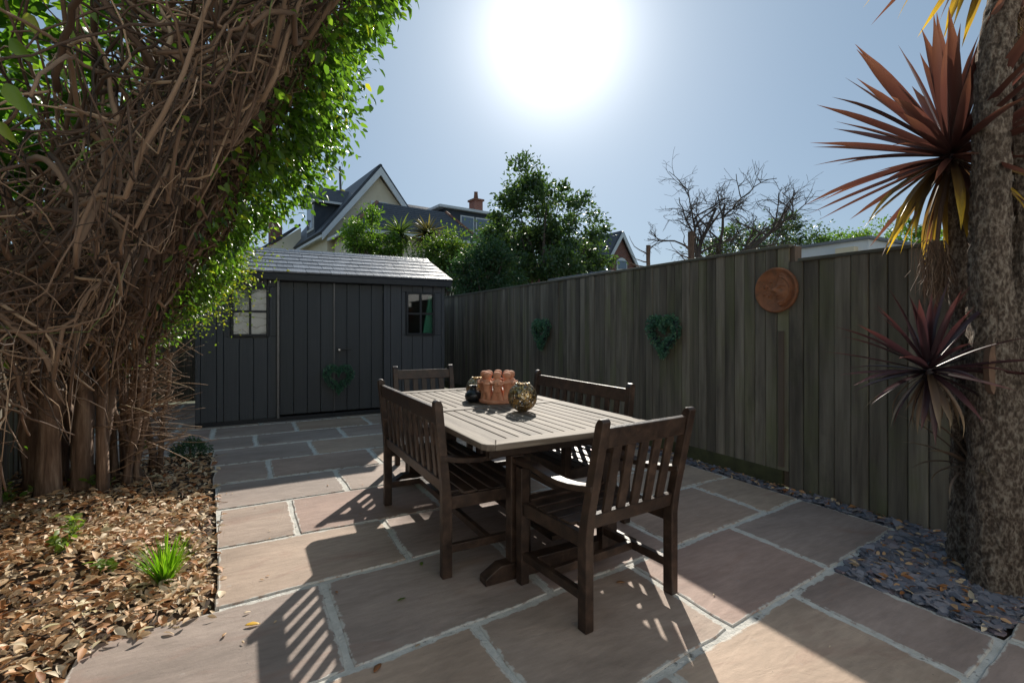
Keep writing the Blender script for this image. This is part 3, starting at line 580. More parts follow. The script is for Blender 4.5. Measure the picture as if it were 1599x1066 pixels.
be1 = make_seat('garden_bench', 1.19, 10, 'dark wooden slatted bench on the left side of the table nearest the planting bed', 'bench', .05, 'matching dark wooden garden benches')
be1.location = (.925, 3.02, 0); be1.rotation_euler = (0, 0, R(-90))
be2 = copy_tree(be1); be2.location = (2.235, 3.13, 0); be2.rotation_euler = (0, 0, R(90)); be2['label'] = 'dark wooden slatted bench on the far side of the table by the fence'

TX0, TX1, TY0, TY1, TZ = 1.0, 2.125, 2.10, 4.22, .742
tb = thing('garden_table', ((TX0 + TX1) / 2, (TY0 + TY1) / 2, 0), 0, 'large rectangular wooden garden table with weathered pale slatted top', 'table')
hw, hl, bw = (TX1 - TX0) / 2, (TY1 - TY0) / 2, .10
def frame_piece(poly, m): MB().prism(poly, .032, lambda a, b, t: (a, b, TZ - .016 + t)).build('frame_board', m, tb, bevel=.005)
cr = .05
frame_piece([(-hw, -hl + cr), (-hw + .015, -hl + .018), (-hw + cr, -hl), (-hw + bw, -hl + bw), (-hw + bw, -.052), (-hw, -.052)], 'top_y'); frame_piece([(-hw, -.048), (-hw + bw, -.048), (-hw + bw, hl - bw), (-hw + cr, hl), (-hw + .015, hl - .018), (-hw, hl - cr)], 'top_y')
frame_piece([(hw, -.052), (hw - bw, -.052), (hw - bw, -hl + bw), (hw - cr, -hl), (hw - .015, -hl + .018), (hw, -hl + cr)], 'top_y'); frame_piece([(hw, hl - cr), (hw - .015, hl - .018), (hw - cr, hl), (hw - bw, hl - bw), (hw - bw, -.048), (hw, -.048)], 'top_y')
frame_piece([(-hw + cr + .0006, -hl), (hw - cr - .0006, -hl), (hw - bw - .001, -hl + bw - .001), (-hw + bw + .001, -hl + bw - .001)], 'top_x'); frame_piece([(-hw + bw + .001, hl - bw + .001), (hw - bw - .001, hl - bw + .001), (hw - cr - .0006, hl), (-hw + cr + .0006, hl)], 'top_x')
frame_piece([(-hw + bw + .002, -.05), (hw - bw - .002, -.05), (hw - bw - .002, .05), (-hw + bw + .002, .05)], 'top_x')
ns = 13; sw = (2 * hw - 2 * bw) / ns
for k in range(ns):
    x = -hw + bw + sw * (k + .5)
    for y0, y1 in ((-hl + bw + .002, -.052), (.052, hl - bw - .002)): MB().box((x, (y0 + y1) / 2, TZ - .0175), (sw - .008, y1 - y0, .025)).build('top_slat', 'top_y', tb, bevel=.003)
for sy in (-1, 1):
    yy = sy * (hl - .17)
    MB().box((0, yy, .672), (2 * hw - .18, .045, .075)).build('apron', 'wood', tb, bevel=.004)
    MB().prism([(-.50, .0), (-.50, .035), (-.41, .085), (.41, .085), (.50, .035), (.50, .0)], .075, lambda a, b, t, yy=yy: (a, yy + t, b)).build('foot', 'wood', tb, bevel=.004)
    for sx in (-1, 1): MB().box((sx * .315, yy, .36), (.075, .062, .55)).build('leg', 'wood', tb, bevel=.004)
for sx in (-1, 1): MB().box((sx * .40, 0, .668), (.03, 2 * hl - .42, .07)).build('apron', 'wood', tb, bevel=.003)
# stretcher board with a parasol hole
hb = MB(); ring = [(.028 * math.cos(k * math.pi / 8), .028 * math.sin(k * math.pi / 8) - .12) for k in range(16)]
hx = [(-.06, -.18), (.06, -.18), (.06, -.06), (-.06, -.06)]
sq = []
for k in range(16):
    a = k * math.pi / 8; m_ = max(abs(math.cos(a)), abs(math.sin(a))); sq.append((.06 * math.cos(a) / m_, .06 * math.sin(a) / m_ - .12))
for z in (.115, .14): hb.add([(*p, z) for p in ring] + [(*p, z) for p in sq], [(k, (k + 1) % 16, 16 + (k + 1) % 16, 16 + k) for k in range(16)])
hb.add([(*p, .115) for p in ring] + [(*p, .14) for p in ring], [(k, 16 + k, 16 + (k + 1) % 16, (k + 1) % 16) for k in range(16)])
hb.box((0, (-.18 - (hl - .2)) / 2, .1275), (.12, hl - .2 - .18, .025)); hb.box((0, (-.06 + hl - .2) / 2, .1275), (.12, hl - .2 + .06, .025))
hb.build('stretcher_board', 'wood', tb)

# ---- table ornaments
p = gp(777, 627, TZ); cx_, cy_ = p.x, p.y
cand = thing('figure_candle_holder', (cx_, cy_, TZ), 0, 'terracotta candle holder of little figures standing arm in arm in a ring', 'candle holder')
MB().lathe([(0, 0), (.136, 0), (.142, .006), (.142, .022), (.134, .028), (.0, .028)], 40).build('base', 'terracotta', cand, smooth=False)
fg = MB()
fg.tube([(0, .018, .02), (0, .014, .06), (0, .004, .10)], [.020, .016, .018], 10); fg.tube([(0, -.022, .02), (0, -.016, .06), (0, -.004, .10)], [.020, .016, .018], 10)
fg.tube([(0, 0, .085), (0, 0, .11), (0, 0, .14), (0, 0, .165), (0, 0, .178)], [.024, .023, .029, .024, .012], 12)
fg.tube([(0, 0, .165), (-.002, 0, .185)], [.013, .013], 10)
fg.lathe([(0.001, -.030), (.014, -.026), (.022, -.014), (.025, 0), (.024, .012), (.017, .023), (.001, .028)], 14, (-.004, 0, .205))
fg.tube([(0, .022, .155), (.006, .05, .150), (.004, .078, .158)], [.011, .0105, .010], 8); fg.tube([(0, -.022, .155), (.004, -.05, .143), (.002, -.078, .148)], [.011, .0105, .010], 8)
fm = fg.mesh('figure', 'terracotta', True)
for k in range(8):
    a = 2 * math.pi * k / 8 + .28; o = inst('figure', fm, cand, (.104 * math.cos(a), .104 * math.sin(a), .0), (0, 0, a), (1.3, 1.3, 1 + .05 * math.sin(3.1 * k)))
    rm = o.modifiers.new('remesh', 'REMESH'); rm.mode = 'VOXEL'; rm.voxel_size = .0045; rm.use_smooth_shade = True; sm_ = o.modifiers.new('smooth', 'SMOOTH'); sm_.iterations = 2
def globe(px, py, r, name, label, grp):
    q = gp(px, py, TZ); prof = []
    a0, a1 = R(-72), R(62)
    for k in range(25):
        a = a0 + (a1 - a0) * k / 24; prof.append((r * math.cos(a), r * math.sin(a) + r * math.sin(R(72))))
    t = thing(name, (q.x, q.y, TZ), 0, label, 'lantern', grp)
    MB().lathe([(0.001, 0), (r * math.cos(a0), 0)] + prof, 48).build('globe', 'mosaic', t, True)
    zt = prof[-1][1]; rt = prof[-1][0]
    MB().lathe([(rt - .006, zt - .002), (rt + .004, zt - .002), (rt + .005, zt + .007), (rt - .006, zt + .008), (rt - .006, zt - .002)], 40).build('rim', 'mosaic', t, True)
    MB().lathe([(0.001, .004), (.03, .004), (.034, .05), (.030, .052), (.027, .01), (.001, .01)], 20).build('candle_cup', 'chrome', t, True)
globe(816, 641, .098, 'globe_lantern', 'round gold mosaic lantern at the front right of the terracotta holder', 'pair of round gold mosaic lanterns')
globe(745, 622, .088, 'globe_lantern', 'round gold mosaic lantern half hidden behind the black vase', 'pair of round gold mosaic lanterns')
q = gp(739, 627, TZ); v_ = MB(); v_.lathe([(.001, 0), (.034, 0), (.055, .014), (.064, .038), (.060, .062), (.040, .082), (.026, .090), (.024, .112), (.031, .120), (.031, .124), (.022, .122), (.019, .10), (.02, .09), (.001, .088)], 36)
vo_ = v_.build('vase', 'black_glaze', smooth=True); vo_.location = (q.x, q.y, TZ); tag(vo_, 'small squat black vase on the table left of the terracotta holder', 'vase')

# ---- heart wreaths
def heart(t):
    x = 16 * math.sin(t) ** 3; y = 13 * math.cos(t) - 5 * math.cos(2 * t) - 2 * math.cos(3 * t) - math.cos(4 * t); return x / 16, (y + 2) / 15
def wreath(name, loc, rz, wd, label, nl=2600):
    t = thing(name, loc, rz, label, 'wreath', 'green heart wreaths')
    fr_ = MB(); cp = [Vector((heart(k * 2 * math.pi / 36)[0] * wd * .36, -.035, heart(k * 2 * math.pi / 36)[1] * wd * .36)) for k in range(37)]
    fr_.tube(cp, .022, 8, cap=False); fr_.build('frame', 'shed_trim', t)
    P = []; D = []
    for _ in range(nl):
        a = random.uniform(0, 2 * math.pi); hx_, hy_ = heart(a); b = random.uniform(0, 2 * math.pi)
        c = Vector((hx_ * wd * .36, -.035, hy_ * wd * .36)); rad = Vector((hx_, 0, hy_)).normalized()
        off = rad * math.cos(b) + Vector((0, -1, 0)) * abs(math.sin(b)) * random.choice((1, 1, 1, -.6)); rr = random.uniform(.015, .062)
        P.append(c + off * rr); D.append(off + Vector((random.gauss(0, .6), random.gauss(0, .6), random.gauss(0, .6))))
    P = np.array([tuple(x) for x in P]); D = np.array([tuple(x) for x in D]); n = len(P); L = RNG.uniform(.016, .028, n)
    tag(leaf_obj('foliage', P, D, rdir(n), L, L * .65, RNG.beta(1.4, 1.6, n), 'leaf_box', t, fold=.3), kind='stuff')
    return t
wreath('heart_wreath', (3.835, 6.10, 1.205), R(-90), .50, 'green heart wreath on the fence, the smaller looking one nearer the shed')
wreath('heart_wreath', (3.835, 3.72, 1.215), R(-90), .50, 'green heart wreath on the fence, nearer the terracotta moon plaque')
w3 = wreath('heart_wreath', (1.20, 7.515, .555), 0, .47, 'green heart wreath hanging from the shed door handle')
MB().tube([(.012, -.022, .40), (.008, -.025, .16)], .003, 5).build('hanging_string', 'fence_cap', w3)

# ---- moon plaque
def plaque():
    t = thing('moon_plaque', (3.838, 2.515, 1.605), R(-90), 'round terracotta plaque with a crescent moon face hung on the fence', 'plaque')
    RD = .185; MB().lathe([(.001, -.0), (RD - .01, 0), (RD, .008), (RD, .022), (RD - .008, .032), (RD - .018, .030), (RD - .025, .020), (.001, .018)], 64).build('rim_disc', 'plaque', t, True).rotation_euler = (R(90), 0, 0)
    g = 84; rr = RD - .027; vs = []; fs = []; idx = {}
    def sm(e0, e1, x): x = min(1, max(0, (x - e0) / (e1 - e0))); return x * x * (3 - 2 * x)
    def bump(x, z, cx, cz, rx, rz, rot=0):
        dx, dz = x - cx, z - cz; a = dx * math.cos(rot) + dz * math.sin(rot); b = -dx * math.sin(rot) + dz * math.cos(rot); return math.exp(-(a / rx) ** 2 - (b / rz) ** 2)
    def hgt(x, z):
        x /= rr; z /= rr
        prof = .10 + .55 * z * z * (1 if abs(z) < 1 else 1) - .0 - .33 * bump(0, z, 0, -.02, 1, .10) - .10 * bump(0, z, 0, -.30, 1, .07) - .10 * bump(0, z, 0, -.42, 1, .05) + .10 * bump(0, z, 0, -.36, 1, .03) - .08 * bump(0, z, 0, -.62, 1, .10)
        prof -= .75 * max(0, abs(z) - .55)
        inside = sm(0, .07, x - prof) * sm(0, .06, .93 - math.hypot(x - .02, z))
        h = .020 * inside
        h += inside * (.012 * bump(x, z, .12, -.03, .18, .12, -.5) + .006 * bump(x, z, .38, .22, .20, .05, -.1) + .006 * bump(x, z, .30, .12, .10, .06) - .005 * bump(x, z, .34, .06, .12, .02) + .008 * bump(x, z, .42, -.22, .20, .18) + .006 * bump(x, z, .16, -.30, .14, .035) + .006 * bump(x, z, .17, -.42, .13, .035) - .004 * bump(x, z, .22, -.36, .14, .018) + .006 * bump(x, z, .25, -.66, .2, .1))
        h += inside * .0028 * math.sin(40 * math.hypot(x - .2, z)) * sm(.55, .75, math.hypot(x - .1, z)) * sm(-.2, .3, x)
        for sx_, sz_, s_ in ((-.55, .18, .13), (-.30, -.30, .12), (-.62, -.22, .08), (-.25, .42, .08)):
            d = math.hypot(x - sx_, z - sz_); a = math.atan2(z - sz_, x - sx_); h += .007 * sm(s_ * (1 + .45 * math.cos(5 * a)), s_ * .3, d)
        return .0185 + 1.7 * h + .0012 * math.sin(23 * x + 3) * math.sin(19 * z)
    for i in range(g + 1):
        for j in range(g + 1):
            x = -rr + 2 * rr * i / g; z = -rr + 2 * rr * j / g
            if math.hypot(x, z) <= rr * 1.02: idx[i, j] = len(vs); vs.append((x, -hgt(x, z), z))
    for i in range(g):
        for j in range(g):
            k = [(i, j), (i + 1, j), (i + 1, j + 1), (i, j + 1)]
            if all(q in idx for q in k): fs.append(tuple(idx[q] for q in k))
    MB().add(vs, fs).build('moon_relief', 'plaque', t, True)
plaque()

# ================================================================== CORDYLINES
def sword_mesh(m, L, W, droop, roll=0):
    mb = MB(); K = 9; vs = []; fs = []; pos = Vector((0, 0, 0)); ang_ = 0.0
    for i in range(K + 1):
        t = i / K; wd = W * (.30 + .7 * math.sin(math.pi * min(1, t * .9 + .12)) ** .8) * (1 if t < .75 else max(.02, (1 - t) / .25) ** .75)
        f_ = .28 * wd; nz_ = Vector((-math.sin(ang_), 0, math.cos(ang_)))
        vs += [tuple(pos + Vector((0, -wd / 2, 0)) + nz_ * f_), tuple(pos), tuple(pos + Vector((0, wd / 2, 0)) + nz_ * f_)]
        ang_ = -droop * ((i + 1) / K) ** 1.6; pos = pos + Vector((math.cos(ang_), 0, math.sin(ang_))) * L / K
    for i in range(K):
        a = i * 3; fs += [(a, a + 3, a + 4, a + 1), (a + 1, a + 4, a + 5, a + 2)]
    return mb.add(vs, fs).mesh('sword_leaf', m, True)
SW = {}
for m, drs in (('sword_red', (.05, .25)), ('sword_dark', (.1, .35)), ('sword_yellow', (.25, .6)), ('sword_dry', (.5, 1.0))):
    SW[m] = [sword_mesh(m, 1.0, wd_, d_) for d_ in drs for wd_ in (.055, .075, .09)]
def rosette(parent, c, nleaf, L, young, old, emin=-75, old_below=-12, bias=None):
    c = Vector(c); ga = 2.399963
    MB().lathe([(.001, -.16 * L), (.05 * L, -.12 * L), (.06 * L, 0), (.035 * L, .1 * L), (.001, .2 * L)], 10).build('leaf_bud', young, parent, True).location = c
    for k in range(nleaf):
        u = (k + .5) / nleaf; el = R(88 - (88 - emin) * u ** .85 + random.gauss(0, 5)); az = k * ga + random.gauss(0, .15)
        m = young if el > R(old_below) else (old if random.random() < .7 else young)
        l_ = L * random.uniform(.85, 1.1) * (.72 + .28 * math.sin(math.pi * min(1, u + .25)))
        o = inst('leaf', random.choice(SW[m]), parent, c + Vector((math.cos(az) * math.cos(el), math.sin(az) * math.cos(el), math.sin(el) - .6 * u)) * .05 * L, (0, 0, 0), (l_, l_ * 1.08, l_))
        o.rotation_euler = (random.gauss(0, .35), -el, az); o.rotation_mode = 'XYZ'
        o.rotation_euler = (Matrix.Rotation(az, 3, 'Z') @ Matrix.Rotation(-el, 3, 'Y') @ Matrix.Rotation(random.gauss(0, .3), 3, 'X')).to_euler()
def trunk_mesh(pts, rads, n=26, rough=.09):
    mb = MB(); P_ = [Vector(p) for p in pts]; out = []; rr = []
    for i in range(len(P_) - 1):
        m = max(2, int((P_[i + 1] - P_[i]).length / .03))
        for j in range(m):
            t = j / m; p0 = P_[max(i - 1, 0)]; p1 = P_[i]; p2 = P_[i + 1]; p3 = P_[min(i + 2, len(P_) - 1)]
            out.append(.5 * ((2 * p1) + (p2 - p0) * t + (2 * p0 - 5 * p1 + 4 * p2 - p3) * t * t + (3 * p1 - p0 - 3 * p2 + p3) * t ** 3)); rr.append(rads[i] * (1 - t) + rads[i + 1] * t)
    out.append(P_[-1]); rr.append(rads[-1]); mb.tube(out, rr, n)
    for k, v in enumerate(mb.v):
        i = k // n; c = out[min(i, len(out) - 1)]; d = Vector(v) - c; mb.v[k] = tuple(c + d * (1 + random.uniform(-rough, rough) + .05 * math.sin(k % n * 1.9 + i * .31)))
    return mb
# big forked trunk on the right
b = gp(1557, 912)
ca = thing('cordyline', (b.x, b.y, 0), 0, 'thick corky cordyline trunk forking at head height at the right edge', 'tree', 'red leaved cordylines')
def rel(px, py, zc): return at(px, py, zc) - Vector((b.x, b.y, 0))
zt = 2.46
A1 = [rel(1557, 935, zt), rel(1557, 880, zt), rel(1555, 760, zt), rel(1556, 640, zt), rel(1552, 540, zt), rel(1545, 430, zt), rel(1547, 300, zt), rel(1549, 170, zt), rel(1556, 60, zt), rel(1578, -40, zt), rel(1592, -150, zt)]
trunk_mesh(A1, [.120, .113, .106, .104, .095, .080, .074, .068, .066, .062, .06]).build('trunk', 'cork', ca, True)
A2 = [rel(1572, 600, zt), rel(1586, 520, zt + .02), rel(1600, 430, zt + .06), rel(1603, 300, zt + .12), rel(1600, 160, zt + .16), rel(1598, 60, zt + .2)]
trunk_mesh(A2, [.075, .08, .075, .068, .062, .055]).build('trunk', 'cork', ca, True)
sc = MB(); sc.panel([(.019 * math.cos(k * .5236) + .012 * math.sin(k * .5236), .006 * abs(math.cos(k * .5236)), .125 * math.sin(k * .5236)) for k in range(12)], .03); so = sc.build('bark_scar', 'stump', ca); so.location = rel(1552, 575, zt - .078); so.rotation_euler = (0, R(-6), -YAW)
rosette(ca, rel(1592, -170, zt), 70, .85, 'sword_red', 'sword_yellow', -80, 0)
tf = MB()
for _ in range(90):
    p0 = rel(1590 + random.uniform(-18, 22), 10 + random.uniform(-10, 20), zt + .15); q_ = [p0]
    for k in range(4): q_.append(q_[-1] + Vector((random.gauss(0, .02), random.gauss(0, .02), -random.uniform(.02, .05))))
    tf.tube(q_, [.003, .0025, .002, .0015, .001], 3, random.random())
tag(tf.build('dead_leaf_fibres', 'twig', ca), kind='stuff')
# second, thinner trunk with the big red head
b2 = gp(1505, 880); cb = thing('cordyline', (b2.x, b2.y, 0), 0, 'cordyline with the large red and yellow spiky head above the fence', 'tree', 'red leaved cordylines')
def rel2(px, py, zc): return at(px, py, zc) - Vector((b2.x, b2.y, 0))
z2 = 2.72
B1 = [rel2(1507, 900, z2), rel2(1507, 860, z2), rel2(1510, 740, z2), rel2(1512, 620, z2), rel2(1505, 520, z2), rel2(1497, 430, z2), rel2(1494, 340, z2), rel2(1487, 250, z2)]
trunk_mesh(B1, [.085, .078, .07, .068, .058, .045, .042, .045]).build('trunk', 'cork', cb, True)
rosette(cb, rel2(1485, 243, z2), 125, .74, 'sword_red', 'sword_yellow', -72, -22)
fl_ = MB()
for _ in range(230):
    p0 = rel2(1462 + random.gauss(0, 9), 385 + random.uniform(-12, 20), z2 - .05); q_ = [p0]; dx = random.gauss(0, .010)
    for k in range(5): q_.append(q_[-1] + Vector((dx + random.gauss(0, .008), random.gauss(0, .010), -random.uniform(.02, .07))))
    fl_.tube(q_, [.003, .0025, .0022, .002, .0016, .001], 3, .35 + .5 * random.random())
tag(fl_.build('dead_flower_tuft', 'twig', cb), kind='stuff')
fs_ = MB(); fs_.tube([rel2(1485, 262, z2), rel2(1470, 320, z2 - .03), rel2(1462, 390, z2 - .05)], [.012, .012, .01], 8, .4); fs_.build('flower_stalk', 'twig', cb)
# low side shoot with a dark head
b3 = at(1500, 700, 2.66); cc = thing('cordyline', (b3.x, b3.y, b3.z), 0, 'small dark purple cordyline head in front of the fence below the big one', 'tree', 'red leaved cordylines')
def rel3(px, py, zc): return at(px, py, zc) - b3
MB().tube([rel3(1503, 712, 2.68), rel3(1490, 660, 2.62), rel3(1470, 610, 2.58), rel3(1453, 575, 2.55)], [.026, .022, .02, .02], 10).build('trunk', 'cork', cc, True)
rosette(cc, rel3(1450, 578, 2.55), 70, .45, 'sword_dark', 'sword_dry', -75, -20)
b4 = at(1515, 735, 2.62); cd = thing('cordyline', (b4.x, b4.y, b4.z), 0, 'lowest dull dark cordyline shoot between the two corky trunks', 'tree', 'red leaved cordylines')
MB().tube([(0, 0, -.08), (0, 0, .02)], [.02, .02], 8).build('trunk', 'cork', cd, True); rosette(cd, (0, 0, .03), 20, .36, 'sword_dry', 'sword_dry', -20, 0)

# ================================================================== OVERGROWN BUSH (left)
bush = thing('overgrown_bush', (-1.15, 5.0, 0), 0, 'huge overgrown bush on the left with bare tangled brown stems and green leafy edge', 'bush')
bo = Vector((-1.15, 5.0, 0))
def xe(y): return .66 - .27 * (y - 2.1)
def ze(y): return 2.92 - .37 * (y - 2.1)
def lift(q, m=.22):
    out = []; sl = random.uniform(.02, .5); of = abs(random.gauss(0, .16))
    for v in q:
        x = min(v.x, xe(v.y) - m); dd = xe(v.y) - x; u = ze(v.y) - dd * 1.12 - .55 * max(0, dd - .45) - .10 * math.sin(7 * v.y + 4 * x) * min(1, dd)
        out.append(Vector((x, v.y, v.z if v.z > u else u + of + sl * min(.5, u - v.z) + random.gauss(0, .018))) if u > 1.1 else Vector((x, v.y, v.z)))
    return out
def wander(p, d, l, k, jit, grav=0.0):
    q = [Vector(p)]; d = Vector(d).normalized()
    for i in range(k):
        d = (d + Vector((random.gauss(0, jit), random.gauss(0, jit), random.gauss(0, jit) - grav))).normalized(); q.append(q[-1] + d * l / k)
    return q
bases = [(-1.42, 5.15, .085), (-1.28, 4.85, .075), (-1.12, 4.95, .065), (-1.00, 5.1, .04), (-.95, 4.8, .035), (-.88, 5.3, .03), (-1.2, 5.5, .07), (-1.05, 5.6, .04), (-.80, 5.35, .025), (-1.5, 4.6, .06), (-1.65, 4.9, .08), (-.74, 5.6, .028), (-.85, 5.05, .03), (-1.1, 5.25, .045), (-.92, 5.5, .032), (-1.33, 5.4, .05), (-.68, 5.45, .02), (-1.2, 5.1, .04), (-.97, 5.35, .025), (-.78, 5.15, .022)]
tops = []; random.seed(21)
for x, y_, r_ in bases:
    q = wander((x, y_, -.03), (random.gauss(.02, .10), random.gauss(-.05, .10), 1), random.uniform(1.5, 2.1), 11, .085, -.14)
    mb = MB(); k_ = len(q); rr = [r_ * (1.35 if i == 0 else 1.08 - .5 * i / k_) for i in range(k_)]
    mb.tube([p - bo for p in q], rr, 14)
    for i, v in enumerate(mb.v): 
        cidx = i // 14; c = q[min(cidx, k_ - 1)] - bo; mb.v[i] = tuple(c + (Vector(v) - c) * (1 + .12 * math.sin(i % 14 * 2.7 + cidx * .4 + x * 9) + random.uniform(-.05, .05)))
    mb.build('trunk', 'trunk', bush, True); tops += q[5:]
lw = MB()   # limbs reaching to the crown
for _ in range(75):
    p = random.choice(tops); y_ = random.uniform(1.9, 5.4); e = Vector((xe(y_) - random.uniform(.35, 1.6), y_, ze(y_) + random.uniform(-.1, .6))); d = e - p; l = d.length; k = 10; q = [p]
    sag = random.uniform(-.1, .25)
    for i in range(1, k + 1):
        t = i / k; q.append(p + d * t + Vector((random.gauss(0, .045), random.gauss(0, .045), random.gauss(0, .045) - sag * math.sin(math.pi * t))))
    q = q[:1] + lift(q[1:], .3)
    r0 = random.uniform(.010, .026); lw.tube([v - bo for v in q], [r0 * (1 - .65 * i / k) for i in range(k + 1)], 7, random.uniform(.2, .8))
lw.build('limbs', 'twig', bush, True)
tw = MB()
def under(x, y): # height of the bare underside
    return ze(y) - (xe(y) - x) * 1.12
cnt = 0
while cnt < 3700:
    y_ = random.uniform(1.75, 5.6); x = xe(y_) - abs(random.gauss(0, .80)) - .30
    if x < -2.3: continue
    zu = max(under(x, y_), 1.22 + .15 * math.sin(3 * x + y_)); z = zu + abs(random.gauss(0, .34)) - .35 * random.random() * min(1, max(0, xe(y_) - x - .5))
    cnt += 1
    out = Vector((random.gauss(.35, .6), random.gauss(-.3, .6), random.gauss(.0, .6)))
    if random.random() < .45: out = Vector((random.gauss(0, 1), random.gauss(0, 1), random.gauss(-.3, .7)))
    l = random.uniform(.18, .65); q = wander((x, y_, z), out, l, 8, .24, .08 if random.random() < .6 else -.06)
    q = lift(q, .16)
    r0 = random.choice((.0025, .003, .004, .005, .007)) * random.uniform(.8, 1.3)
    tw.tube([v - bo for v in q], [r0 * (1 - .08 * i) for i in range(9)], 4 if r0 < .005 else 5, min(.95, max(.02, random.gauss(.45, .33))) if random.random() > .02 else 1.0, cap=True)
for _ in range(330):  # pale cut stubs low down, reaching to the passage
    y_ = random.uniform(4.7, 5.7); z = random.uniform(.15, 1.6); x = -.85 + random.uniform(-.15, .2); out = Vector((random.uniform(.5, 1), random.gauss(-.25, .4), random.gauss(.12, .3)))
    q = wander((x, y_, z), out, random.uniform(.15, .5), 5, .16); r0 = random.uniform(.0025, .007); tw.tube([v - bo for v in q], [r0 * (1 - .08 * i) for i in range(6)], 4, random.uniform(.55, .97))
for _ in range(650):   # thicker arching stems
    y_ = random.uniform(1.9, 5.5); x = xe(y_) - .35 - abs(random.gauss(0, .7))
    if x < -2.2: continue
    z = max(under(x, y_), 1.3) + random.uniform(-.06, .35); d = Vector((random.gauss(.35, .6), random.gauss(-.4, .6), random.gauss(.1, .7)))
    q = wander((x, y_, z), d, random.uniform(.45, 1.0), 14, .17, .045)
    q = lift(q, .24)
    r0 = random.uniform(.006, .014); tw.tube([v - bo for v in q], [r0 * (1 - .045 * i) for i in range(15)], 7, random.uniform(.2, .8))
tag(tw.build('tangled_twigs', 'twig', bush, True), kind='stuff')
# leaves : right-hand face, rim, top and back of the crown
P = []; Dd = []; S_ = []
def addleaf(p, d, s): P.append(tuple(p - bo)); Dd.append(tuple(d)); S_.append(s)
for _ in range(15000):
    y_ = random.uniform(1.3, 5.75); h = random.random() ** 2.0 * 1.3; x = xe(y_) - .06 + random.gauss(0, .10) + .10 * math.sin(4 * y_ + 3 * h) + .12 * math.sin(2.1 * y_ + 5 * h) - .10 * h; z = ze(y_) + h - .05 + random.gauss(0, .05) + .06 * math.sin(6 * y_)
    addleaf(Vector((x, y_, z)), Vector((random.gauss(.5, .5), random.gauss(-.1, .6), random.gauss(-.45, .5))), random.uniform(.035, .065) * (1.0 if y_ < 4 else .75))
for _ in range(6500):  # leafy rim of the underside
    y_ = random.uniform(1.3, 5.75); u = abs(random.gauss(0, .24)); x = xe(y_) + .02 - u + .09 * math.sin(4 * y_) + .05 * math.sin(11 * y_); z = under(x, y_) - .03 + random.gauss(-.02, .07) + .05 * math.sin(6 * y_)
    addleaf(Vector((x, y_, z)), Vector((random.gauss(.5, .5), random.gauss(-.2, .6), random.gauss(-.6, .5))), random.uniform(.032, .06) * (1.0 if y_ < 4 else .75))
for _ in range(9000):  # top
    y_ = random.uniform(1.0, 5.9); x = xe(y_) - random.uniform(0, 2.6); z = ze(y_) + 1.15 + random.gauss(0, .1) - .0
    addleaf(Vector((x, y_, z)), Vector((random.gauss(0, 1), random.gauss(0, 1), random.gauss(0, .4))), random.uniform(.09, .15))
for _ in range(8000):  # far end and field side
    if random.random() < .45: x, y_, z = random.uniform(-2.5, -.35), 5.75 + random.gauss(0, .08), random.uniform(1.55, 2.9)
    else: x, y_, z = -2.35 + random.gauss(0, .08), random.uniform(1.2, 5.8), random.uniform(.6, 3.8)
    addleaf(Vector((x, y_, z)), Vector((random.gauss(0, 1), random.gauss(0, 1), random.gauss(-.3, .6))), random.uniform(.09, .15))
for _ in range(420):   # strays among the twigs
    y_ = random.uniform(1.8, 5.4); x = xe(y_) - abs(random.gauss(.15, .4)); addleaf(Vector((x, y_, under(x, y_) + random.uniform(-.08, .25))), Vector((random.gauss(.3, .6), random.gauss(-.3, .6), random.gauss(-.5, .5))), random.uniform(.025, .05))
n = len(P); S_ = np.array(S_); Nn = rdir(n) * .7 + np.array([.3, -.2, .6])
tag(leaf_obj('foliage', P, Dd, Nn, S_, S_ * RNG.uniform(.45, .62, n), np.clip(RNG.beta(1.7, 2.0, n), 0, 1), 'leaf_bush', bush, prof=SPEAR, fold=.3), kind='stuff')
P = []; Dd = []; S_ = []
for _ in range(2600):  # small yellow-green leaves at the far lower end
    y_ = random.uniform(4.4, 5.8); x = xe(y_) + random.gauss(-.10, .16); z = ze(y_) + random.gauss(-.02, .17) - .05
    addleaf(Vector((x, y_, z)), Vector((random.gauss(.4, .6), random.gauss(-.2, .6), random.gauss(0, .6))), random.uniform(.02, .036))
n = len(P); S_ = np.array(S_); tag(leaf_obj('foliage', P, Dd, rdir(n), S_, S_ * .5, RNG.beta(1.6, 1.8, n), 'leaf_yel', bush, prof=SPEAR), kind='stuff')
# a few large leaves close to the camera
P = []; Dd = []; S_ = []
for px, py, zc, dx, s in ((15, 60, 1.15, .6, .085), (8, 130, 1.1, .45, .09), (30, 150, 1.2, .5, .07), (100, 35, 1.5, .5, .07), (85, 105, 1.5, .7, .06), (140, 10, 1.6, .3, .06), (0, 190, 1.2, .4, .07), (12, 420, 2.0, .2, .06), (40, 20, 1.3, .4, .08), (120, 60, 1.9, .3, .06), (210, 30, 2.0, .3, .05), (285, 60, 2.2, .4, .05), (5, 560, 2.2, .3, .07), (150, 470, 3.0, .4, .06), (170, 560, 3.6, .4, .06), (145, 545, 3.5, .3, .07)):
    addleaf(at(px, py, zc), Vector((cs * dx, -sn * dx, -.7)), s)
n = len(P); S_ = np.array(S_); lo = leaf_obj('leaf_spray', P, Dd, np.tile([-sn, -cs, .5], (n, 1)) + RNG.normal(0, .3, (n, 3)), S_ * .85, S_ * .38, RNG.uniform(.55, .95, n), 'leaf_bush', bush, prof=[(.1, .22), (.3, .5), (.55, .46), (.8, .24)], fold=.5, curl=.3)
tag(lo, kind='stuff')

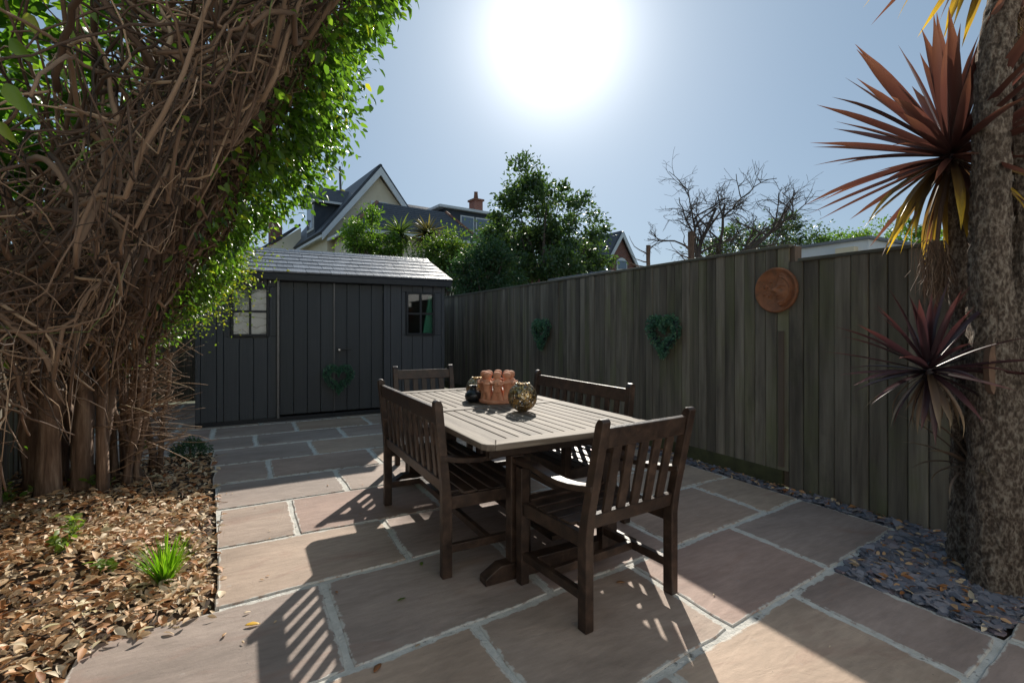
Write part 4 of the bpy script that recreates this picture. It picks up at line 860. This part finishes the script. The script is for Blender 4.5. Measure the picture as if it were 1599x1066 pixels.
# ================================================================== SMALL PLANTS
def ball_shrub(name, loc, r, m, label, cat, nl=1500, ls=.03):
    t = thing(name, loc, 0, label, cat); d = rdir(nl); d[:, 2] = np.abs(d[:, 2]) * .9 - .08; rr = r * RNG.uniform(.55, 1.0, nl)[:, None] * (1 + .12 * np.sin(d[:, :1] * 7 + d[:, 1:2] * 5))
    P = d * rr + np.array([0, 0, .03]); L = RNG.uniform(.6, 1.1, nl) * ls
    tag(leaf_obj('foliage', P, d + RNG.normal(0, .45, (nl, 3)), rdir(nl), L, L * .45, RNG.beta(1.5, 1.6, nl), m, t), kind='stuff'); MB().tube([(0, 0, -.03), (0, 0, r * .6)], [.012, .006], 6).build('stem', 'trunk', t); return t
p = gp(297, 712); ball_shrub('round_shrub', (p.x, p.y, 0), .175, 'leaf_blue', 'small round green shrub at the far corner of the bed near the shed', 'shrub')
def tuft(name, loc, nb, h, sp, label, cat, m='grass'):
    t = thing(name, loc, 0, label, cat); a = RNG.uniform(0, 6.28, nb); s_ = RNG.uniform(0, sp, nb); rr = RNG.uniform(0, .035, nb)
    P = np.stack([np.cos(a) * rr, np.sin(a) * rr, np.zeros(nb)], 1); D = np.stack([np.cos(a) * s_, np.sin(a) * s_, np.ones(nb)], 1); L = RNG.uniform(.5, 1.05, nb) * h
    tag(leaf_obj('blades', P, D, np.stack([-np.cos(a), -np.sin(a), np.full(nb, .3)], 1), L, .007, RNG.beta(1.6, 1.6, nb), m, t, prof=[(.1, .5), (.4, .55), (.75, .4)], fold=.3, curl=.25), kind='stuff')
p = gp(258, 905); tuft('grass_tuft', (p.x, p.y, bedz(p.x, p.y)), 170, .25, .55, 'bright green grass tuft growing in the leaf litter', 'grass')
def weed(loc, h, k, label):
    t = thing('weed', loc, 0, label, 'weed', 'leafy weeds in the bed'); mb = MB(); P = []; D = []
    for _ in range(k):
        q = wander((0, 0, 0), (random.gauss(0, .5), random.gauss(0, .5), 1), h * random.uniform(.5, 1), 4, .2); mb.tube(q, .002, 4, 1.0)
        for v in q[1:]:
            for _ in range(3): P.append(tuple(v)); D.append((random.gauss(0, 1), random.gauss(0, 1), random.gauss(.2, .4)))
    mb.build('stems', 'twig', t); n = len(P); L = RNG.uniform(.03, .065, n); leaf_obj('leaves', P, D, RNG.normal(0, .4, (n, 3)) + np.array([0, 0, 1.]), L, L * .5, RNG.uniform(.4, .95, n), 'leaf_lime', t, prof=OVAL)
for px, py, h, k, lb in ((25, 800, .22, 6, 'leafy green weed at the left edge beside the trunk foot'), (100, 880, .2, 4, 'sparse green weed in the middle of the leaf litter'), (150, 770, .2, 6, 'leafy green weed in front of the bush trunks'), (228, 700, .18, 5, 'green weed at the back of the bed near the round shrub'), (170, 900, .1, 3, 'tiny green weed between the grass tuft and the left edge'), (120, 850, .22, 4, 'upright green weed behind the sparse one in the litter')):
    p = gp(px, py); weed((p.x, p.y, bedz(p.x, p.y)), h, k, lb)
# loose leaves on the slabs
def loose(px, py, s, a, var, label, grp=None):
    p = gp(px, py); o = leaf_obj('fallen_leaf', [(0, 0, 0)], [(math.cos(a), math.sin(a), .05)], [(random.gauss(0, .15), random.gauss(0, .15), 1)], np.array([s]), np.array([s * .42]), np.array([var]), 'litter', prof=OVAL, fold=.25, curl=.12)
    o.location = (p.x, p.y, .006); so_ = o.modifiers.new('thick', 'SOLIDIFY'); so_.thickness = .0008; return tag(o, label, 'leaf', grp)
yl_ = loose(382, 978, .062, -.2, .8, 'bright yellow fallen leaf on the slab at lower left'); yl_.data.materials[0] = pmat('yellow_leaf', [(.3, (.65, .38, .02)), (.7, (.8, .5, .03))], 20, rough=.5, trans=.3)
gl = loose(620, 940, .05, .3, .9, 'dull green fallen leaf on the shaded slab left of the bench foot'); gl.data.materials[0] = M['leaf_lime']
g2 = loose(659, 884, .05, 1.4, .9, 'narrow yellow green fallen leaf near the bench leg'); g2.data.materials[0] = M['leaf_lime']
loose(584, 1052, .06, .9, .2, 'reddish brown fallen leaf on the slab at bottom centre'); loose(962, 911, .05, -.3, .4, 'curled tan fallen leaf under the front chair')
for px, py in ((420, 898), (405, 905), (422, 845), (425, 830), (455, 838), (352, 773), (361, 770), (400, 790), (570, 755), (378, 1000), (345, 995), (510, 762), (830, 880), (850, 872), (885, 895), (905, 905), (1112, 927), (700, 845), (905, 873), (875, 882), (430, 975), (560, 800), (480, 745), (650, 1010), (380, 960), (530, 930), (1180, 960), (1300, 1010)):
    loose(px + random.uniform(-3, 3), py + random.uniform(-3, 3), random.uniform(.016, .034), random.uniform(0, 6.28), random.uniform(.3, .97), 'small dry leaf fragment scattered on the paving', 'small dry leaf bits on the paving')

# ================================================================== HOME (behind the camera, mirrored in the shed windows)
hm_ = thing('rendered_house', (1.2, -2.6, 0), 0, 'white rendered house wall mirrored in the shed windows', 'house')
for x0, x1, z0, z1 in ((-5.5, -3.2, 0, 5.6), (-3.2, -1.8, 2.2, 3.0), (-1.8, 1.0, 0, 5.6), (1.0, 3.4, 2.25, 5.6), (3.4, 5.5, 0, 5.6), (-3.2, -1.8, 4.4, 5.6), (-3.2, -1.8, 0, .9)): MB().box(((x0 + x1) / 2, -.12, (z0 + z1) / 2), (x1 - x0, .24, z1 - z0)).build('wall', 'white', hm_)
for x0, x1, z0, z1 in ((-3.2, -1.8, .9, 2.2), (-3.2, -1.8, 3.0, 4.4), (1.0, 2.18, .05, 2.25), (2.22, 3.4, .05, 2.25)):
    f_ = MB()
    for a, b, c_, d_ in ((x0, x1, z0, z0 + .07), (x0, x1, z1 - .07, z1), (x0, x0 + .07, z0 + .07, z1 - .07), (x1 - .07, x1, z0 + .07, z1 - .07)): f_.box(((a + b) / 2, -.10, (c_ + d_) / 2), (b - a, .08, d_ - c_))
    wf = f_.build('window', 'white', hm_); MB().box(((x0 + x1) / 2, -.11, (z0 + z1) / 2), (x1 - x0 - .14, .02, z1 - z0 - .14)).build('pane', 'glass_far', wf)
hr_ = MB(); hr_.panel([(-5.8, .35, 5.55), (5.8, .35, 5.55), (5.8, -3.6, 8.3), (-5.8, -3.6, 8.3)], .15); hr_.build('roof', 'roof', hm_); MB().box((0, .3, 5.5), (11.6, .12, .12)).build('gutter', 'white', hm_)
# ================================================================== BACKGROUND HOUSES
def house_main():
    ya = R(7); o = at(594, 511, 24); o.z = 0
    t = thing('cream_house', (o.x, o.y, 0), ya, 'cream rendered house with steep dark gabled roof and dormers behind the shed', 'house')
    W, EZ_, AZ, DP = 2.7, 5.55, 9.05, 9.0
    MB().prism([(-W + .25, 0), (W - .25, 0), (W - .25, EZ_ + .3), (0, AZ - .38), (-W + .25, EZ_ + .3)], .3, lambda a, b, t_: (a, .35 + t_, b)).build('gable_wall', 'cream', t)
    MB().box((-W + .4, DP / 2 + .5, EZ_ / 2), (.3, DP, EZ_)).build('side_wall', 'cream', t); MB().box((W - .4, DP / 2 + .5, EZ_ / 2), (.3, DP, EZ_)).build('side_wall', 'cream', t)
    rl = MB().panel([(-W, 0, EZ_), (0, 0, AZ), (0, DP, AZ), (-W, DP, EZ_)][::-1], .15).build('roof_slope', 'roof', t); MB().panel([(0, 0, AZ), (W, 0, EZ_), (W, DP, EZ_), (0, DP, AZ)][::-1], .15).build('roof_slope', 'roof', t)
    for s_ in (-1, 1):
        MB().prism([(s_ * (W + .05), EZ_ - .30), (s_ * (W + .05), EZ_ + .02), (0, AZ + .03), (0, AZ - .36)], .07, lambda a, b, t_: (a, -.06 + t_, b)).build('barge_board', 'white', t)
        MB().box((s_ * (W + .02), DP / 2, EZ_ - .1), (.12, DP, .12)).build('gutter', 'white', t)
    MB().tube([(0, -.05, AZ + .1), (0, DP, AZ + .1)], .09, 8).build('ridge_tiles', 'roof', t)
    f_ = MB(); 
    for a, b, c_, d_ in ((-.42, .42, 7.35, 7.43), (-.42, .42, 6.62, 6.70), (-.42, -.34, 6.70, 7.35), (.34, .42, 6.70, 7.35)): f_.box(((a + b) / 2, .17, (c_ + d_) / 2), (b - a, .1, d_ - c_))
    wf = f_.build('window', 'white', t); MB().box((0, .17, 7.02), (.66, .03, .64)).build('pane', 'glass_far', wf)
    # lower hipped wing in front
    u0, u1, v0, e, r_ = -2.45, 3.9, -3.2, 5.35, 6.95
    MB().box(((u0 + u1) / 2, v0 / 2 + .15, e / 2), (u1 - u0 - .5, -v0 - .5, e)).build('wing_wall', 'cream', t)
    ru0, ru1, rv = -.75, 2.7, -1.6
    wr = MB(); wr.panel([(u0, v0, e), (u1, v0, e), (ru1, rv, r_), (ru0, rv, r_)], .12); wr.panel([(u0, .2, e), (u0, v0, e), (ru0, rv, r_), (ru0, .2, r_)], .12); wr.panel([(u1, v0, e), (u1, .2, e), (ru1, .2, r_), (ru1, rv, r_)], .12); wr.panel([(ru0, rv, r_), (ru1, rv, r_), (ru1, .2, r_), (ru0, .2, r_)], .12)
    wro = wr.build('wing_roof', 'roof', t)
    for p0, p1 in (((u0, v0, e), (ru0, rv, r_)), ((u1, v0, e), (ru1, rv, r_))):
        for k in range(9):
            a = Vector(p0).lerp(Vector(p1), k / 9); c_ = Vector(p0).lerp(Vector(p1), (k + .92) / 9); MB().tube([a, c_], .10, 6).build('hip_tile', 'ridge', wro)
    MB().box(((u0 + u1) / 2, v0 - .03, e - .06), (u1 - u0, .1, .12)).build('gutter', 'white', t); MB().box((u0 - .03, v0 / 2, e - .06), (.1, -v0, .12)).build('gutter', 'white', t)
    for k in range(14):   # slate courses on the wing
        q = k / 14; a = Vector((u0, v0, e)).lerp(Vector((ru0, rv, r_)), q); c_ = Vector((u1, v0, e)).lerp(Vector((ru1, rv, r_)), q); MB().bar(a + Vector((0, -.01, .02)), c_ + Vector((0, -.01, .02)), .14, .02, (0, -.7, .7)).build('slate_course', 'roof', wro)
    # left dormer
    dv = 2.2; dz = 7.5
    MB().box((-2.05, dv, 6.6), (1.3, 1.5, 1.7)).build('dormer_wall', 'bluegrey', t)
    dr = MB(); dr.panel([(-2.95, dv - 1.05, 7.35), (-.6, dv - 1.05, 7.35), (-.4, dv, 8.25), (-2.95, dv, 8.25)], .1); dr.panel([(-2.95, dv, 8.25), (-.4, dv, 8.25), (-.6, dv + 1.05, 7.35), (-2.95, dv + 1.05, 7.35)], .1); dro = dr.build('dormer_roof', 'roof', t)
    MB().prism([(dv - .9, 7.3), (dv + .9, 7.3), (dv, 8.1)], .05, lambda a, b, t_: (-2.75 + t_, a, b)).build('dormer_gable', 'white', dro)
    MB().box((-1.8, dv - 1.08, 7.30), (2.3, .1, .1)).build('gutter', 'white', dro)
    dw = MB().box((-2.72, dv, 6.6), (.06, 1.2, 1.2)).build('window', 'white', t); MB().box((-2.76, dv, 6.6), (.03, 1.0, 1.0)).build('pane', 'glass_far', dw)
    # wing to the left with small chimney
    MB().box((-3.3, 7.5, 2.7), (1.6, 4.5, 5.4)).build('rear_wall', 'cream', t)
    l_ = MB(); l_.panel([(-4.6, 5.6, 5.2), (-2.4, 5.6, 6.9), (-2.4, 9.5, 6.9), (-4.6, 9.5, 5.2)][::-1], .12); l_.build('rear_roof', 'roof', t)
    MB().prism([(-4.5, 5.2), (-2.4, 5.2), (-2.4, 6.8)], .1, lambda a, b, t_: (a, 5.7 + t_, b)).build('rear_gable', 'cream', t)
    ck = MB().box((-3.5, 6.8, 6.6), (.6, .6, 1.5)).build('chimney', 'brick', t); MB().box((-3.5, 6.8, 7.38), (.72, .72, .1)).build('chimney_cap', 'ridge', ck); MB().lathe([(.10, 0), (.13, .05), (.09, .4), (.11, .42), (.08, .42)], 12, (-3.5, 6.8, 7.43)).build('chimney_pot', 'ridge', ck)
    MB().tube([(-1.25, 2.2, 7.9), (-1.3, 2.2, 9.45)], .06, 8).build('flue_pipe', 'metal', t)
    # right-hand range with dormer
    MB().box((6.0, 4.0, 3.0), (6.8, 5.0, 6.0)).build('range_wall', 'bluegrey', t)
    rr_ = MB(); rr_.panel([(1.2, .7, 6.2), (9.6, .7, 6.2), (9.6, 4.0, 8.55), (1.2, 4.0, 8.55)], .15); rr_.panel([(1.2, 4.0, 8.55), (9.6, 4.0, 8.55), (9.6, 7, 6.2), (1.2, 7, 6.2)], .15); rr_.build('range_roof', 'roof', t)
    dd = MB().box((6.1, 2.3, 6.9), (4.2, 2.6, 1.9)).build('flat_dormer', 'bluegrey', t)
    MB().box((6.0, 2.2, 7.92), (4.8, 2.9, .14)).build('dormer_fascia', 'white', dd)
    for x0, x1 in ((5.0, 5.9), (6.0, 7.2)):
        wf = MB().box(((x0 + x1) / 2, .98, 6.85), (x1 - x0, .06, 1.5)).build('window', 'white', dd); MB().box(((x0 + x1) / 2, .94, 6.85), (x1 - x0 - .16, .04, 1.34)).build('pane', 'glass_far', wf)
    MB().box((2.9, .75, 6.95), (3.4, .1, .22)).build('parapet_trim', 'white', t)
    c2 = MB().box((7.8, 3.9, 8.6), (.6, .7, 1.6)).build('chimney', 'brick', t); MB().box((7.8, 3.9, 9.42), (.75, .85, .12)).build('chimney_cap', 'ridge', c2); MB().lathe([(.12, 0), (.15, .06), (.11, .5), (.14, .52), (.1, .52)], 12, (7.8, 3.9, 9.46)).build('chimney_pot', 'ridge', c2)
    aw = MB().box((-1.9, .42, 0), (.01, .01, .01)); 
    wl = MB().box((-1.62, .16, 4.2), (.5, .08, .9)).build('window', 'white', t)
    an = thing('television_aerial', Vector((o.x, o.y, 0)) + Matrix.Rotation(ya, 3, 'Z') @ Vector((-2.85, 2.2, 8.15)), ya, 'thin television aerial above the small dormer of the cream house', 'aerial')
    MB().tube([(0, 0, -.1), (0, 0, 1.05)], .025, 6).build('mast', 'metal', an); MB().tube([(-.15, 0, 1.0), (.95, -.1, .55)], .02, 6).build('boom', 'metal', an)
    em = MB()
    for k in range(5): em.tube([(.1 + k * .18, -.2, .9 - k * .073), (.1 + k * .18, .2, .9 - k * .073)], .012, 5)
    em.build('elements', 'metal', an)
house_main()
def house_brick():
    o = at(972, 511, 30); o.z = 0; t = thing('brick_house', (o.x, o.y, 0), R(4), 'red brick gabled house with white edged roof beyond the fence', 'house')
    W, E_, A = 1.75, 4.4, 7.1; DP = 7
    MB().prism([(-W + .1, 0), (W - .1, 0), (W - .1, E_ + .1), (0, A - .25), (-W + .1, E_ + .1)], .25, lambda a, b, t_: (a, .3 + t_, b)).build('gable_wall', 'brick', t)
    for s_ in (-1, 1):
        pts = [(s_ * W, 0, E_), (0, 0, A), (0, DP, A), (s_ * W, DP, E_)]; MB().panel(pts if s_ > 0 else pts[::-1], .12).build('roof_slope', 'roof', t)
        MB().prism([(s_ * (W + .04), E_ - .25), (s_ * (W + .04), E_ + .02), (0, A + .03), (0, A - .30)], .06, lambda a, b, t_: (a, -.04 + t_, b)).build('barge_board', 'white', t)
    MB().panel([(-W - 2.6, 1.2, E_ + .9), (-W - 2.6, 3.4, A - .1), (0, 3.4, A - .1), (0, 1.2, E_ + .9)][::-1], .12).build('side_roof', 'roof', t)
    MB().box((-2.2, 3.4, 2.7), (4, 3.6, 5.2)).build('side_wall', 'brick', t); MB().box((2.6, 4, 2.4), (2.2, 3, 4.6)).build('side_wall', 'brick', t)
    wf = MB().prism([(-.42, 4.15), (.42, 4.15), (.42, 5.3), (.25, 5.48), (0, 5.55), (-.25, 5.48), (-.42, 5.3)], .1, lambda a, b, t_: (a + .05, .12 + t_, b)).build('window', 'white', t)
    for z0, z1 in ((4.25, 4.78), (4.86, 5.35)): MB().box((.05, .05, (z0 + z1) / 2), (.66, .04, z1 - z0)).build('pane', 'glass_far', wf)
house_brick()
o = at(1262, 511, 9.2); o.z = 0; ob = thing('white_outbuilding', (o.x, o.y, 0), 0, 'white flat roofed outbuilding showing above the lower fence', 'building')
MB().box((.6, -.35, 1.38), (1.6, 1.5, 2.76)).build('wall', 'white', ob); MB().box((.6, -.35, 2.78), (1.7, 1.6, .05)).build('flat_roof', 'greyroof', ob); MB().box((.95, -1.3, 1.3), (.9, .38, 2.68)).build('grey_bay', 'bluegrey', ob); MB().box((-.26, -.8, 2.45), (.12, .3, .4)).build('vent_block', 'cream', ob)
o = at(925, 511, 10.2); o.z = 0; ob = thing('grey_outbuilding', (o.x, o.y, 0), 0, 'low grey flat roof just showing over the fence below the big evergreen', 'building')
MB().box((.4, 0, 1.12), (1.5, 1.8, 2.24)).build('wall', 'bluegrey', ob); MB().box((.4, 0, 2.30), (1.7, 2.0, .12)).build('flat_roof', 'greyroof', ob, bevel=.01)

# ================================================================== TREES BEHIND
def tree(name, base, blobs, ncl, nleaf, ls, m, label, cat='tree', clr=.32, group=None, bark='bark_far', trunk_r=.1, stray=.12):
    base = Vector(base); t = thing(name, base, 0, label, cat, group)
    cl_ = []; wts = [b_[1][0] * b_[1][1] * b_[1][2] for b_ in blobs]
    for _ in range(ncl):
        c, r_ = random.choices(blobs, wts)[0]; d = Vector(tuple(rdir(1)[0])); rr = random.uniform(.35, 1.0) ** .6
        cl_.append(Vector((c[0] + d.x * r_[0] * rr, c[1] + d.y * r_[1] * rr, c[2] + d.z * r_[2] * rr)))
    C = np.array([tuple(c) for c in cl_]); per = nleaf // ncl; idx = np.repeat(np.arange(ncl), per); n = len(idx)
    sz = RNG.uniform(.55, 1.25, ncl)[idx][:, None]; off = RNG.normal(0, 1, (n, 3)) * np.array([1, 1, .75]) * clr * sz
    P = C[idx] + off; cen = np.array([np.mean([b_[0] for b_ in blobs], axis=0)]); out = norm(P - cen)
    L = RNG.uniform(.6, 1.2, n) * ls; var = np.clip(RNG.beta(1.6, 1.9, n) * .7 + RNG.uniform(0, .3, ncl)[idx], 0, 1)
    tag(leaf_obj('crown', P, out + RNG.normal(0, .8, (n, 3)), rdir(n) + np.array([0, 0, .6]), L, L * .55, var, m, t), kind='stuff')
    mb = MB(); top = max(c.z for c in cl_); q = wander((0, 0, -.05), (0, 0, 1), top * .8, 8, .05); mb.tube(q, [trunk_r * (1 - .1 * i) for i in range(9)], 9); mb.build('trunk', bark, t)
    lm = MB()
    for c in random.sample(cl_, min(len(cl_), 45)):
        s_ = q[min(8, max(1, int(8 * min(1, c.z / top) * .7)))]; md = (s_ + c) / 2 + Vector((random.gauss(0, .1), random.gauss(0, .1), -.05)); lm.tube([s_, md, c], [trunk_r * .3, trunk_r * .2, .008], 5)
    lm.build('limbs', bark, t); return t
def wbase(px, zc): p = at(px, 511, zc); return Vector((p.x, p.y, 0))
def blob(base, px, py, zc, rpx, rpy, dep=None):
    p = at(px, py, zc) - base; s_ = zc / F; return ((p.x, p.y, p.z), (rpx * s_, (dep or rpx) * s_, rpy * s_))
z_ = 14; bs = wbase(850, z_)
tree('evergreen_tree', bs, [blob(bs, 850, 330, z_, 62, 62), blob(bs, 838, 280, z_, 40, 34), blob(bs, 810, 360, z_, 55, 55), blob(bs, 895, 375, z_, 48, 45), blob(bs, 850, 420, z_, 95, 45), blob(bs, 885, 310, z_, 22, 30), blob(bs, 858, 256, z_, 6, 10), blob(bs, 920, 400, z_, 30, 30), blob(bs, 905, 284, z_, 6, 6), blob(bs, 775, 300 + 60, z_, 22, 40)], 150, 21000, .13, 'leaf_dark', 'big dense evergreen tree with uneven top behind the fence', clr=.17)
z_ = 11.3; bs = wbase(748, z_)
tree('cypress_bush', bs, [blob(bs, 745, 430, z_, 45, 40), blob(bs, 785, 425, z_, 35, 40), blob(bs, 722, 440, z_, 25, 25), blob(bs, 760, 395, z_, 25, 20)], 70, 13000, .07, 'leaf_conifer', 'dark green feathery bush between the shed roof and the fence', 'bush', clr=.13)
z_ = 13; bs = wbase(690, z_)
tree('yellowish_shrub', bs, [blob(bs, 690, 400, z_, 32, 30), blob(bs, 712, 415, z_, 28, 30), blob(bs, 700, 372, z_, 14, 16), blob(bs, 660, 405, z_, 20, 22)], 45, 7000, .085, 'leaf_mid', 'yellow green shrub behind the right end of the shed roof', 'shrub', clr=.14)
z_ = 14; bs = wbase(575, z_)
tree('lime_shrub', bs, [blob(bs, 570, 368, z_, 30, 26), blob(bs, 590, 385, z_, 32, 22), blob(bs, 552, 352, z_, 10, 10), blob(bs, 585, 345, z_, 8, 16), blob(bs, 530, 385, z_, 14, 12), blob(bs, 610, 395, z_, 20, 20)], 42, 5200, .10, 'leaf_lime', 'bright green leafy shrub above the middle of the shed roof', 'shrub', clr=.14)
def palm(px, py, zc, r, m, label, nb=150):
    bs = wbase(px, zc); c = at(px, py, zc) - bs; t = thing('cabbage_palm', bs, 0, label, 'palm', 'cabbage palms behind the shed')
    MB().tube([(0, 0, -.05), (0, 0, c.z * .5), tuple(c)], [.1, .085, .07], 9).build('trunk', 'bark_far', t)
    d = rdir(nb); d[:, 2] = d[:, 2] * .8 + .15; d = norm(d); L = RNG.uniform(.75, 1.1, nb) * r
    leaf_obj('fronds', np.tile(tuple(c), (nb, 1)), d, np.tile([0, 0, 1.], (nb, 1)) + RNG.normal(0, .2, (nb, 3)), L, .055, RNG.beta(1.5, 1.5, nb), m, t, prof=[(.15, .5), (.5, .5), (.8, .35)], fold=.2, curl=.28)
palm(625, 366, 14.5, .66, 'palm_g', 'green spiky cabbage palm above the shed roof'); palm(668, 366, 14.5, .6, 'palm_b', 'bronze tinged spiky palm to the right of the green one')
z_ = 15; bs = wbase(1180, z_)
tree('grey_green_shrub', bs, [blob(bs, 1150, 385, z_, 45, 30), blob(bs, 1210, 375, z_, 40, 28), blob(bs, 1250, 375, z_, 30, 30), blob(bs, 1090, 400, z_, 26, 18), blob(bs, 1255, 335, z_, 6, 10), blob(bs, 1230, 350, z_, 18, 12)], 60, 6500, .10, 'leaf_dark', 'grey green bushy shrub behind the bare tree', 'shrub', clr=.16)
z_ = 17; bs = wbase(1370, z_)
tree('bright_hedge', bs, [blob(bs, 1320, 380, z_, 40, 22), blob(bs, 1370, 375, z_, 40, 26), blob(bs, 1420, 372, z_, 40, 28), blob(bs, 1290, 375, z_, 14, 20), blob(bs, 1300, 350, z_, 4, 8), blob(bs, 1470, 380, z_, 35, 25), blob(bs, 1540, 385, z_, 45, 22)], 75, 8500, .10, 'leaf_lime', 'bright green hedge top beyond the lower fence', 'hedge', clr=.16)
# bare tree
def bare_tree():
    zc = 12; bs = wbase(1125, zc); t = thing('bare_tree', bs, 0, 'leafless tree with fine spreading branches above the fence', 'tree'); tr = MB(); tw_ = MB()
    s_ = zc / F
    def grow(p, d, l, r_, lev):
        k = 5 if lev < 2 else 4; q = wander(p, d, l, k, .13 if lev < 2 else .2, -.015); (tr if lev < 2 else tw_).tube(q, [max(.0032, r_ * (1 - .11 * i)) for i in range(len(q))], 7 if lev < 2 else 4, cap=False)
        if lev >= 4: return
        for _ in range((4, 4, 4, 3)[lev]):
            i = random.randint(1, k); dd = (q[i] - q[i - 1]).normalized(); sd = Vector(tuple(rdir(1)[0])); sd.z *= .55
            grow(q[i], dd * random.uniform(.35, .8) + sd * random.uniform(.55, .9), l * random.uniform(.45, .75), r_ * .52, lev + 1)
    right, fwd = Vector((cs, -sn, 0)), Vector((sn, cs, 0))
    st = [(1092, 415, -.05, 1, 1.9, .06), (1092, 415, -.14, .95, 1.7, .045), (1140, 410, .55, .8, 1.6, .055), (1150, 400, .7, .55, 1.7, .045), (1120, 415, .15, 1, 1.8, .05), (1108, 412, -.5, .7, 1.3, .04), (1155, 395, .9, .45, 1.4, .035)]
    for px, py, dx, dz, l, r_ in st:
        p = at(px, py, zc) - bs; tr.tube([Vector((p.x * .3, p.y * .3, -.05)), Vector((p.x * .8, p.y * .8, p.z * .6)), p], [r_ * 1.6, r_ * 1.25, r_], 8); grow(p, right * dx + fwd * random.gauss(0, .25) + Vector((0, 0, dz)), l * .8, r_, 0)
    tr.build('trunk', 'bark_far', t); tag(tw_.build('twigs', 'bark_far', t), kind='stuff')
bare_tree()
for px, y0, r_, zc, lb in ((1081, 362, .075, 11.5, 'thick cut off brown stump in front of the bare tree'), (1014, 383, .05, 11.5, 'thin cut off stump beside the brick house')):
    bs = wbase(px, zc); h = at(px, y0, zc).z; t = thing('cut_stump', bs, 0, lb, 'stump', 'cut off stumps behind the fence')
    MB().tube([(0, 0, -.05), (.02, 0, h * .5), (-.02, .02, h * .9), (-.03, 0, h)], [r_ * 1.2, r_, r_ * .95, r_ * 1.1], 10).build('trunk', 'stump', t)
    mb = MB()
    for _ in range(5):
        q = wander((0, 0, h * random.uniform(.75, .95)), (random.gauss(0, 1), random.gauss(0, 1), .7), random.uniform(.5, 1.0), 5, .25); mb.tube(q, [.02, .016, .012, .009, .006, .004], 5)
    mb.build('side_shoots', 'stump', t)
